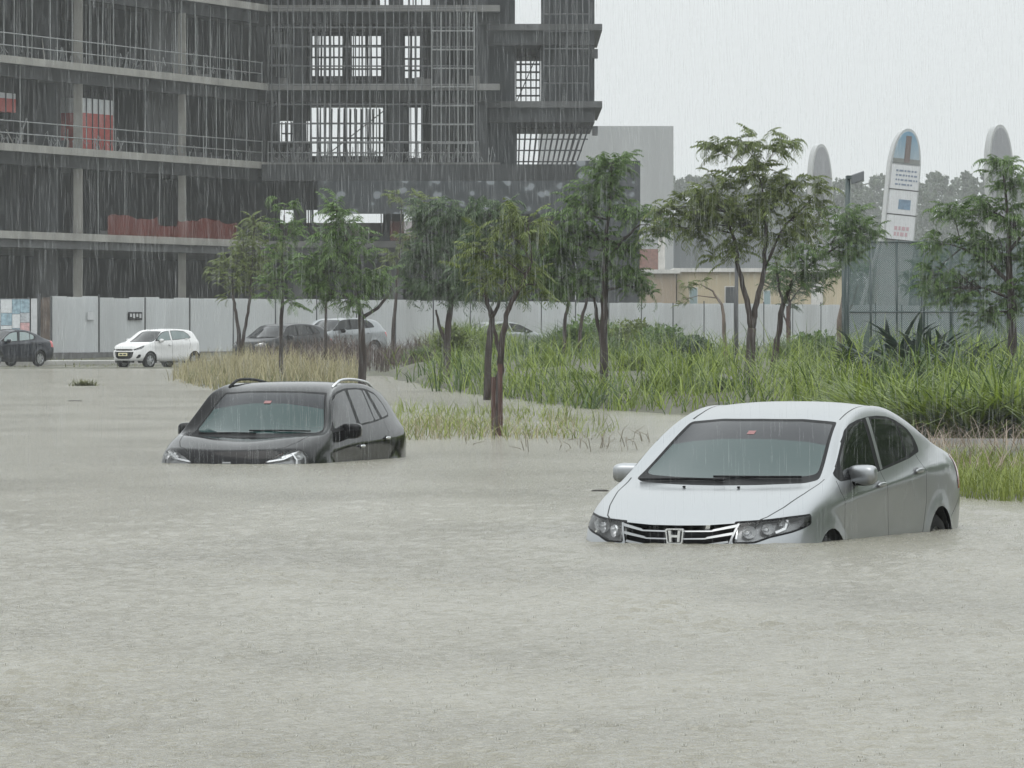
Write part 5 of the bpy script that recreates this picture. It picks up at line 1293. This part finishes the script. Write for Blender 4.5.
T('slender_tree', 'brown stemmed tree inside the court left of the wide drooping one', 196, [[(921,352,.11),(922,320,.10),(923,285,.07)]], [(926,268,22,18,40),(912,285,14,15,20),(938,290,14,16,20)], leaf_c, 15, L=.65)
T('slender_tree', 'slim leaning tree in the plants left of the centre tree', 188, [[(564,345,.07),(565,320,.065),(569,298,.045),(573,280,.03)]], [(566,285,16,12,20),(556,275,12,11,14)], leaf_c, 16, L=.55)
T('slender_tree', 'second slim leaning tree just left of the central trunk', 186, [[(579,340,.065),(582,318,.06),(587,298,.045),(591,280,.03)]], [(585,282,15,11,18),(594,290,10,10,10)], leaf_c, 17, L=.55)
T('slender_tree', 'distant feathery tree before the podium left of the crowded group', 235, [[(392,352,.09),(394,320,.08),(398,270,.05),(402,205,.025)]], [(412,205,15,18,26),(395,195,10,10,12),(404,240,14,16,20),(392,262,12,14,14)], leaf_a, 18, L=.7)
# stakes of the leaning tree
stake_m = mat('red_brown_timber', (.065, .032, .025), .75, noise=.3, nscale=5)
for (pb, pt, lb) in (((494, 434, 88.2), (493.5, 377, 88.2), 'left red-brown timber stake of the leaning tree'), ((500.5, 435, 87.8), (500, 364, 87.9), 'right and taller red-brown timber stake of the leaning tree')):
    o = MB().tube([at(*pb)+Vector((0, 0, -.3)), at(*pt)], .035, 7).build('tree_stake', stake_m); tag(o, lb, 'stake', 'stakes of the leaning tree')
o = MB().tube([at(788, 352, 213)+Vector((0, 0, -.2)), at(788, 306, 213)], .06, 7).build('tree_stake', stake_m); tag(o, 'timber stake beside the small dark tree near the hoarding', 'stake')
# a tree belt far behind, fading into the rain
def far_belt():
    V = []; Fq = []; rnd = random.Random(8)
    px = 668
    while px < 1075:
        Y = rnd.uniform(1230, 1400); w_ = rnd.uniform(4, 11); topy = (170 if px < 880 else 168+6*math.sin(px*.2))+rnd.uniform(-4, 6); topy += 22*max(0, rnd.random()-.82)
        x, ztop = ax(px, Y), az(topy, Y)
        hb = ztop-.5
        for g_ in range(13):
            u = .06+.87*g_/12; rr = w_*Y/F*(1.1 if u < .6 else 1.1*(1-u)/.4+.45); cx, cy, cz = x+rnd.gauss(0, .6)*rr, Y+rnd.gauss(0, .6)*rr, hb*u; r3 = max(1.0, rr*rnd.uniform(.8, 1.2))
            for k in range(105):
                v3 = Vector((rnd.gauss(0, 1), rnd.gauss(0, 1), rnd.gauss(0, 1))).normalized()*r3*rnd.random()**.35; q = Vector((cx, cy, cz))+v3; s_ = rnd.uniform(.24, .55); i0 = len(V)
                d1 = Vector((rnd.gauss(0, 1), rnd.gauss(0, 1), rnd.gauss(0, 1))).normalized()*s_; d2 = Vector((rnd.gauss(0, 1), rnd.gauss(0, 1), rnd.gauss(0, 1))).normalized()*s_
                V += [q-d1, q-d2*.7, q+d1, q+d2]; Fq.append((i0, i0+1, i0+2, i0+3))
        px += rnd.uniform(2.5, 5)
    return V, Fq
V, Fq = far_belt(); tag(np_mesh('tree_belt', V, Fq, leaf_mat('leaf_far', (.035, .055, .032), (.085, .115, .065), .35)), kind='stuff')

def reflection_belt():  # out-of-view trees, added for their dark reflection in the saloon's side
    V = []; Fq = []; rnd = random.Random(18)
    for t in range(105):
        y = rnd.uniform(47, 105); x = rnd.uniform(.16*y+3, .16*y+28); hh = rnd.uniform(6, 12); w_ = rnd.uniform(1.4, 2.8)
        for k in range(480):
            u = Vector((rnd.gauss(0, 1), rnd.gauss(0, 1), rnd.gauss(0, 1))).normalized()*rnd.random()**.4; q = Vector((x+u.x*w_, y+u.y*w_, hh*.60+u.z*hh*.40)); s_ = rnd.uniform(.10, .26); i0 = len(V)
            d1 = Vector((rnd.gauss(0, 1), rnd.gauss(0, 1), rnd.gauss(0, .5))).normalized()*s_; d2 = Vector((rnd.gauss(0, .3), rnd.gauss(0, .3), -1)).normalized()*s_*1.6
            V += [q-d1*.4, q+d2*.5+d1*.5, q+d2, q+d2*.5-d1*.6]; Fq.append((i0, i0+1, i0+2, i0+3))
    return V, Fq
V, Fq = reflection_belt(); tag(np_mesh('tree_belt', V, Fq, leaf_b), kind='stuff')
# ------------------------------------------------------------------ ground cover: blades in their thousands
def blades(P, Hh, Wd, lean, droop, seed, segs=4):
    r = np.random.default_rng(seed); N = len(P); th = r.uniform(0, 2*np.pi, N); d = np.stack([np.cos(th), np.sin(th), np.zeros(N)], 1); sd = np.stack([-d[:, 1], d[:, 0], np.zeros(N)], 1)
    ln = np.abs(r.normal(lean, lean*.5, N)); dr = np.abs(r.normal(droop, droop*.5, N)); rows = []
    for k in range(segs+1):
        t = k/segs; out = Hh*(ln*t+dr*t**2.5); up = Hh*(t-.35*dr*t**3); w_ = Wd*(1-t**1.6)*.5+.001
        c = P+d*out[:, None]+np.array((0, 0, 1))*up[:, None]; rows += [c+sd*w_[:, None], c-sd*w_[:, None]]
    V = np.stack(rows, 1); k2 = 2*(segs+1); base = (np.arange(N)*k2)[:, None]
    Q = np.concatenate([base+np.array((2*k, 2*k+1, 2*k+3, 2*k+2)) for k in range(segs)], 0)
    return V.reshape(-1, 3), Q
def scatter(n_, ylo, yhi, test, seed, clump=0, per=1, bias=1.0):
    r = np.random.default_rng(seed); out = []; tries = 0
    while len(out) < n_ and tries < n_*60:
        tries += 1; y = ylo+(yhi-ylo)*r.random()**bias; x = r.uniform(-.088, .10)*y
        if not test(x, y): continue
        for _ in range(per):
            xx, yy = x+r.normal(0, clump), y+r.normal(0, clump); out.append((xx, yy, ground_z(xx, yy)-.02))
    return np.array(out)
on_bank = lambda x, y: y > interp(x, BX, BY)-.5 and x > -3.4-.004*(y-187)
strap_m = leaf_mat('strap_leaf', (.040, .080, .010), (.250, .320, .055), .40, .45)
strap_d = leaf_mat('strap_leaf_dark', (.030, .062, .016), (.105, .165, .040), .3, .45)
dry_m = leaf_mat('dry_grass_blade', (.21, .19, .11), (.40, .36, .22), .35, .7)
green_dry = leaf_mat('olive_grass_blade', (.085, .10, .030), (.20, .205, .080), .35, .6)
dusk_m = leaf_mat('purple_grass_blade', (.055, .040, .036), (.115, .085, .075), .25, .7)
fresh_m = leaf_mat('fresh_grass_blade', (.11, .15, .025), (.26, .30, .075), .35, .6)
r = np.random.default_rng(2)
def grass(name, P, h0, h1, w, lean, droop, m_, seed, segs=4):
    Hh = np.random.default_rng(seed+50).uniform(h0, h1, len(P))*(.82+.34*np.sin(1.1*P[:, 0]+.31*P[:, 1]+1.3*np.sin(.7*P[:, 0]-.2*P[:, 1]))); V, Q = blades(P, Hh, np.full(len(P), w), lean, droop, seed, segs); return tag(np_mesh(name, V, Q, m_), kind='stuff')
P = scatter(4200, 84, 215, on_bank, 21, .30, 16, 1.25); grass('strap_leaf_plants', P, .6, 1.25, .028, .35, .55, strap_m, 1, 3)
P = scatter(1300, 84, 150, lambda x, y: on_bank(x, y) and y < interp(x, BX, BY)+14, 61, .25, 16); grass('front_strap_leaf_plants', P, .6, 1.15, .026, .38, .6, strap_m, 61, 4)
P = scatter(900, 84, 200, lambda x, y: on_bank(x, y) and y < interp(x, BX, BY)+2.2, 71, .22, 22); grass('fringe_plants', P, .45, .95, .026, .45, .75, strap_m, 71, 4)
P = scatter(350, 84, 200, lambda x, y: on_bank(x, y) and y < interp(x, BX, BY)+2.0, 72, .25, 24); grass('dark_fringe_plants', P, .35, .8, .036, .5, .7, strap_d, 72, 4)
P = scatter(1500, 90, 245, on_bank, 22, .5, 45, 1.0); grass('dark_ground_cover', P, .55, 1.30, .045, .3, .45, strap_d, 2, 3)
right_bed = lambda x, y: on_bank(x, y) and x > .052*y and y < 108
P = scatter(560, 82, 106, right_bed, 23, .25, 34); grass('tall_lush_grass', P, .6, 1.15, .045, .3, .7, strap_m, 3)
P = scatter(190, 82, 106, right_bed, 33, .3, 34); grass('tall_dark_grass', P, .7, 1.2, .04, .25, .5, strap_d, 33)
P = scatter(5200, 143, 235, lambda x, y: inside(ISL_A, x, y), 24, .1, 3); grass('dry_grass', P, .35, .85, .022, .22, .3, dry_m, 4)
P = scatter(1200, 143, 190, lambda x, y: inside(ISL_A, x, y), 25, .1, 3); grass('olive_grass', P, .25, .5, .022, .25, .35, green_dry, 5)
hedge = lambda x, y: -8.6 < x < -2.6 and 203 < y < 240
P = scatter(3000, 203, 240, hedge, 26, .15, 4); grass('purple_grass', P, .5, 1.0, .028, .25, .4, dusk_m, 6)
P = scatter(1500, 84, 118, lambda x, y: inside(ISL_C, x, y), 27, .07, 2); P[:, 2] = -.03; grass('sparse_verge_grass', P, .12, .40, .012, .45, .5, fresh_m, 7)
P = scatter(900, 84, 104, lambda x, y: inside(ISL_C, x, y) and x < .9, 77, .07, 2); P[:, 2] = -.03; grass('sparse_dry_grass', P, .10, .34, .012, .45, .5, dry_m, 77)
P = scatter(7000, 51.6, 66, lambda x, y: inside(ISL_D, x, y), 28, .05, 3); grass('verge_grass', P, .10, .26, .010, .35, .4, fresh_m, 8)
P = scatter(900, 58, 80, lambda x, y: inside(ISL_D, x, y), 29, .05, 2); grass('pale_seed_grass', P, .25, .55, .008, .5, .5, leaf_mat('seed_grass_blade', (.22, .17, .13), (.36, .30, .24), .3, .7), 9)
P = scatter(300, 243, 262, lambda x, y: -19 < x < -10.5, 30, .3, 6); grass('kerb_grass', P, .10, .25, .03, .4, .4, green_dry, 10)
P = np.array([at(84+r.normal(0, 6), 386+r.normal(0, 2), 165) for _ in range(260)]); P[:, 2] = -.02; grass('drowned_tuft', P, .06, .22, .02, .6, .5, green_dry, 11)
# big ornamental clumps that stand up out of the bank
def clump(px, ptop, Y, rpx, n_, m_, seed, wd=.038, dr=.7):
    b_ = at(px, 340, Y); b_.z = ground_z(b_.x, b_.y); hh = (az(ptop, Y)-b_.z)*1.28; r_ = np.random.default_rng(seed); rr = rpx*Y/F
    o = np.stack([r_.normal(0, .38*rr, n_), r_.normal(0, .38*rr, n_), np.full(n_, -.02)], 1); V, Q = blades(o, r_.uniform(.45, 1.05, n_)*hh, np.full(n_, wd), .38, dr, seed, 4)
    root = np_mesh('grass_clump', V, Q, m_); root.location = b_
    tag(root, 'bushy clump of long arching strap leaves rising above the green bank', 'grass clump', 'bushy clumps on the green bank')
for i, (px, ptop, Y, rpx, n_, m_) in enumerate(((447, 330, 212, 20, 420, strap_m), (470, 322, 226, 26, 520, strap_m), (500, 334, 222, 24, 460, strap_m), (425, 346, 206, 18, 360, strap_d), (532, 341, 220, 24, 460, strap_m), (560, 326, 232, 24, 480, strap_d), (588, 318, 236, 28, 560, strap_d), (618, 321, 232, 28, 520, strap_m), (648, 322, 226, 26, 480, strap_d), (676, 331, 210, 24, 420, strap_m), (455, 350, 178, 20, 380, strap_m), (545, 352, 165, 26, 480, strap_m), (640, 350, 150, 28, 520, strap_m), (700, 352, 140, 26, 460, strap_m), (790, 338, 190, 28, 420, strap_d), (820, 335, 200, 26, 420, strap_d), (575, 368, 140, 22, 420, strap_m), (668, 372, 122, 26, 460, strap_m), (720, 376, 118, 24, 420, strap_d), (800, 360, 130, 26, 420, strap_m), (905, 368, 90, 34, 480, strap_m), (950, 372, 88, 34, 480, strap_m), (995, 364, 87, 36, 520, strap_m), (870, 378, 93, 30, 420, strap_m))):
    clump(px, ptop, Y, rpx, n_, m_, 300+i, .062 if px > 860 else .038, .95 if px > 860 else .7)
for i, (px, ptop, Y, rpx, n_, m_) in enumerate(((468, 320, 238, 24, 460, strap_d), (488, 323, 240, 20, 420, strap_m), (503, 333, 242, 16, 300, strap_m), (536, 338, 240, 20, 400, strap_d), (552, 334, 240, 16, 300, strap_m), (518, 344, 236, 22, 400, strap_m), (886, 372, 88, 30, 380, strap_m), (930, 380, 85.5, 30, 380, strap_m), (972, 378, 85, 32, 400, strap_m), (1015, 372, 85, 30, 400, strap_m))):
    clump(px, ptop, Y, rpx, n_, m_, 360+i, .062 if px > 860 else .038, .95 if px > 860 else .7)
def bush(px, ptop, Y, rpx, n_, seed, label, lm):
    rnd = random.Random(seed); b_ = at(px, 340, Y); b_.z = ground_z(b_.x, b_.y); hh = az(ptop, Y)-b_.z; rr = rpx*Y/F; V = []; Fq = []
    root = empty('leafy_bush', b_); tag(root, label, 'bush', 'rounded leafy bushes on the green bank')
    lobes = [(Vector((rnd.uniform(-.6, .6)*rr, rnd.uniform(-.6, .6)*rr, hh*rnd.uniform(.35, .72))), rnd.uniform(.34, .6)*min(rr, hh)) for _ in range(9)]
    for c, r3 in lobes:
        for k in range(n_):
            v3 = Vector((rnd.gauss(0, 1), rnd.gauss(0, 1), rnd.gauss(0, 1))).normalized()*r3*rnd.random()**.3; q = c+v3; s_ = rnd.uniform(.05, .11); i0 = len(V)
            d1 = (v3.normalized()*.5+Vector((rnd.gauss(0, .6), rnd.gauss(0, .6), rnd.gauss(0, .5)))).normalized()*s_*1.5; d2 = d1.cross(Vector((rnd.gauss(0, 1), rnd.gauss(0, 1), rnd.gauss(0, 1)))).normalized()*s_*.45
            V += [q, q+d1*.5+d2, q+d1, q+d1*.5-d2]; Fq.append((i0, i0+1, i0+2, i0+3))
    np_mesh('foliage', V, Fq, lm, root)
    st = MB()
    for c, r3 in lobes: st.tube([(0, 0, -.05), c*.5+Vector((0, 0, .05)), c], [.03, .02, .01], 5)
    st.build('stems', bark, root, local=True)
for i, (px, ptop, Y, rpx, lb, lm) in enumerate(((570, 324, 205, 22, 'rounded leafy bush between the slim leaning trees', leaf_b), (600, 317, 218, 26, 'rounded leafy bush behind the central trunk, tallest of the row', leaf_b), (632, 320, 214, 24, 'rounded leafy bush just right of the central trunk', leaf_a), (662, 325, 208, 22, 'rounded leafy bush below the cream building', leaf_b), (455, 326, 200, 22, 'rounded leafy bush at the left end of the green bank', leaf_a), (812, 338, 178, 24, 'rounded leafy bush beside the lamp post foot', leaf_b), (690, 340, 172, 22, 'low rounded bush left of the bare sapling', leaf_c))):
    bush(px, ptop, Y, rpx, 230, 500+i, lb, lm)
# dark arching plants in front of the court fence
def rosette(px, py, Y, n_, Lf, seed, label):
    rnd = random.Random(seed); V = []; Fq = []; p0 = at(px, py, Y); p0.z = ground_z(p0.x, p0.y)
    root = empty('arching_shrub', p0); tag(root, label, 'shrub', 'dark arching shrubs before the court fence')
    for i in range(n_*2):
        a = rnd.uniform(0, 6.28); el = rnd.uniform(.75, 1.45); L_ = 1.3*Lf*rnd.uniform(.7, 1.1); q = np.array((rnd.uniform(-.15, .15), rnd.uniform(-.15, .15), 0.)); d_ = np.array((math.cos(a), math.sin(a), 0)); sd2 = np.array((-d_[1], d_[0], 0)); o = len(V)
        for k in range(9):
            w_ = .055*math.sin(math.pi*(.12+.86*k/8))*rnd.uniform(.85, 1.1); V += [q+sd2*w_+(0, 0, .02), q-sd2*w_+(0, 0, .02)]
            q = q+(d_*math.cos(el)+np.array((0, 0, math.sin(el))))*L_/8; el -= rnd.uniform(.09, .24)
            if k: Fq.append((o+2*k-2, o+2*k-1, o+2*k+1, o+2*k))
    np_mesh('foliage', V, Fq, leaf_dk, root); MB().tube([p0+Vector((0, 0, -.1)), p0+Vector((0, 0, .25))], [.09, .05], 6).build('stem', bark, root)
leaf_dk = leaf_mat('leaf_blue_dark', (.008, .022, .016), (.030, .058, .034), .2, .6)
for i, (px, Y, n_, Lf, lb) in enumerate(((862, 118, 30, 1.1, 'leftmost dark arching shrub beside the lamp post foot'), (893, 112, 34, 1.25, 'dark arching shrub second from the lamp post'), (918, 108, 36, 1.3, 'tallest dark arching shrub below the brown stemmed tree'), (945, 110, 32, 1.2, 'dark arching shrub just left of the wide drooping tree'), (968, 106, 28, 1.0, 'rightmost dark arching shrub under the wide drooping tree'))):
    rosette(px, 390, Y, n_, Lf, 40+i, lb)
# bare twigs and drowned stems poking out of the water
m_ = MB(); rnd = random.Random(12)
for i in range(46):
    px = rnd.gauss(590, 48); Y = rnd.uniform(76, 86); p = at(px, 440, Y); p.z = -.05; a = rnd.uniform(0, 6.28); h_ = rnd.uniform(.06, .30)
    m_.tube([p, p+Vector((.05*math.cos(a), .05*math.sin(a), h_*.7)), p+Vector((.22*math.cos(a)*rnd.random(), .1, h_))], [.006, .005, .002], 4)
tag(m_.build('drowned_stems', mat('dead_stem', (.17, .15, .11), .8)), kind='stuff')
m_ = MB()
for (px, py, w_) in ((75, 401, .30), (600, 491, .16)):
    p = at(px, py, gy(py)); m_ = pill(p.x, p.y, .005, w_, .06, .018, 6); tag(m_.build('floating_debris', mat('debris', (.06, .055, .05), .8), smooth=True), 'small dark scrap drifting at the water surface', 'debris', 'scraps drifting on the flood')

# ------------------------------------------------------------------ the rain itself: stretched drops in the air, splashes on the water
def rain(n_, seed):
    r = np.random.default_rng(seed); Y = (26**2+(84**2-26**2)*r.random(n_))**.5; X = r.uniform(-1, 1, n_)*(.092*Y+1.2); Z = r.uniform(0.02, 1.5+.060*Y+.5, n_)
    Ln = r.uniform(.06, .17, n_)*(.7+Y/80); w_ = r.uniform(.0005, .0012, n_)*(.55+Y/62); tilt = r.normal(-.015, .012, n_); a = r.uniform(0, 2.1, n_)
    c = np.stack([X, Y, Z], 1); rows = []
    for k, (t, s_) in enumerate(((0, .15), (.3, 1), (.75, .8), (1, .05))):
        for j in range(3):
            an = a+2.0944*j; rows.append(c+np.stack([tilt*Ln*t+np.cos(an)*w_*s_, np.sin(an)*w_*s_, Ln*t], 1))
    V = np.stack(rows, 1); base = (np.arange(n_)*12)[:, None]; Q = []
    for k in range(3):
        for j in range(3): Q.append(base+np.array((3*k+j, 3*k+(j+1) % 3, 3*k+3+(j+1) % 3, 3*k+3+j)))
    return V.reshape(-1, 3), np.concatenate(Q, 0)
rain_m, n, l, b = new_mat('rain_water')
b.inputs['Base Color'].default_value = (.80, .83, .85, 1); b.inputs['Roughness'].default_value = .2; b.inputs['Alpha'].default_value = .10  # sky light refracted by the drops is put in as a pale colour
V, Q = rain(36000, 6); tag(np_mesh('rain', V, Q, rain_m), kind='stuff')
def splashes(n_, seed):
    r = np.random.default_rng(seed); Y = 19+55*r.random(n_)**1.3; X = r.uniform(-1, 1, n_)*(.088*Y+.8); V = []; Q = []
    for x, y in zip(X, Y):
        k = r.integers(4, 7); rad = r.uniform(.003, .010); h_ = r.uniform(.003, .011); a0 = r.uniform(0, 6.28); 
        for j in range(k):
            a = a0+6.283*j/k; ca, sa = math.cos(a), math.sin(a); w_ = rad*.28; o = len(V)
            V += [(x+rad*ca-w_*sa, y+rad*sa+w_*ca, -.002), (x+rad*ca+w_*sa, y+rad*sa-w_*ca, -.002), (x+rad*1.5*ca+w_*.3*sa, y+rad*1.5*sa-w_*.3*ca, h_), (x+rad*1.5*ca-w_*.3*sa, y+rad*1.5*sa+w_*.3*ca, h_*r.uniform(.6, 1))]; Q.append((o, o+1, o+2, o+3))
    return V, Q
V, Q = splashes(7000, 9); tag(np_mesh('rain_splashes', V, Q, mat('splash_water', (.40, .395, .36), .15)), kind='stuff')
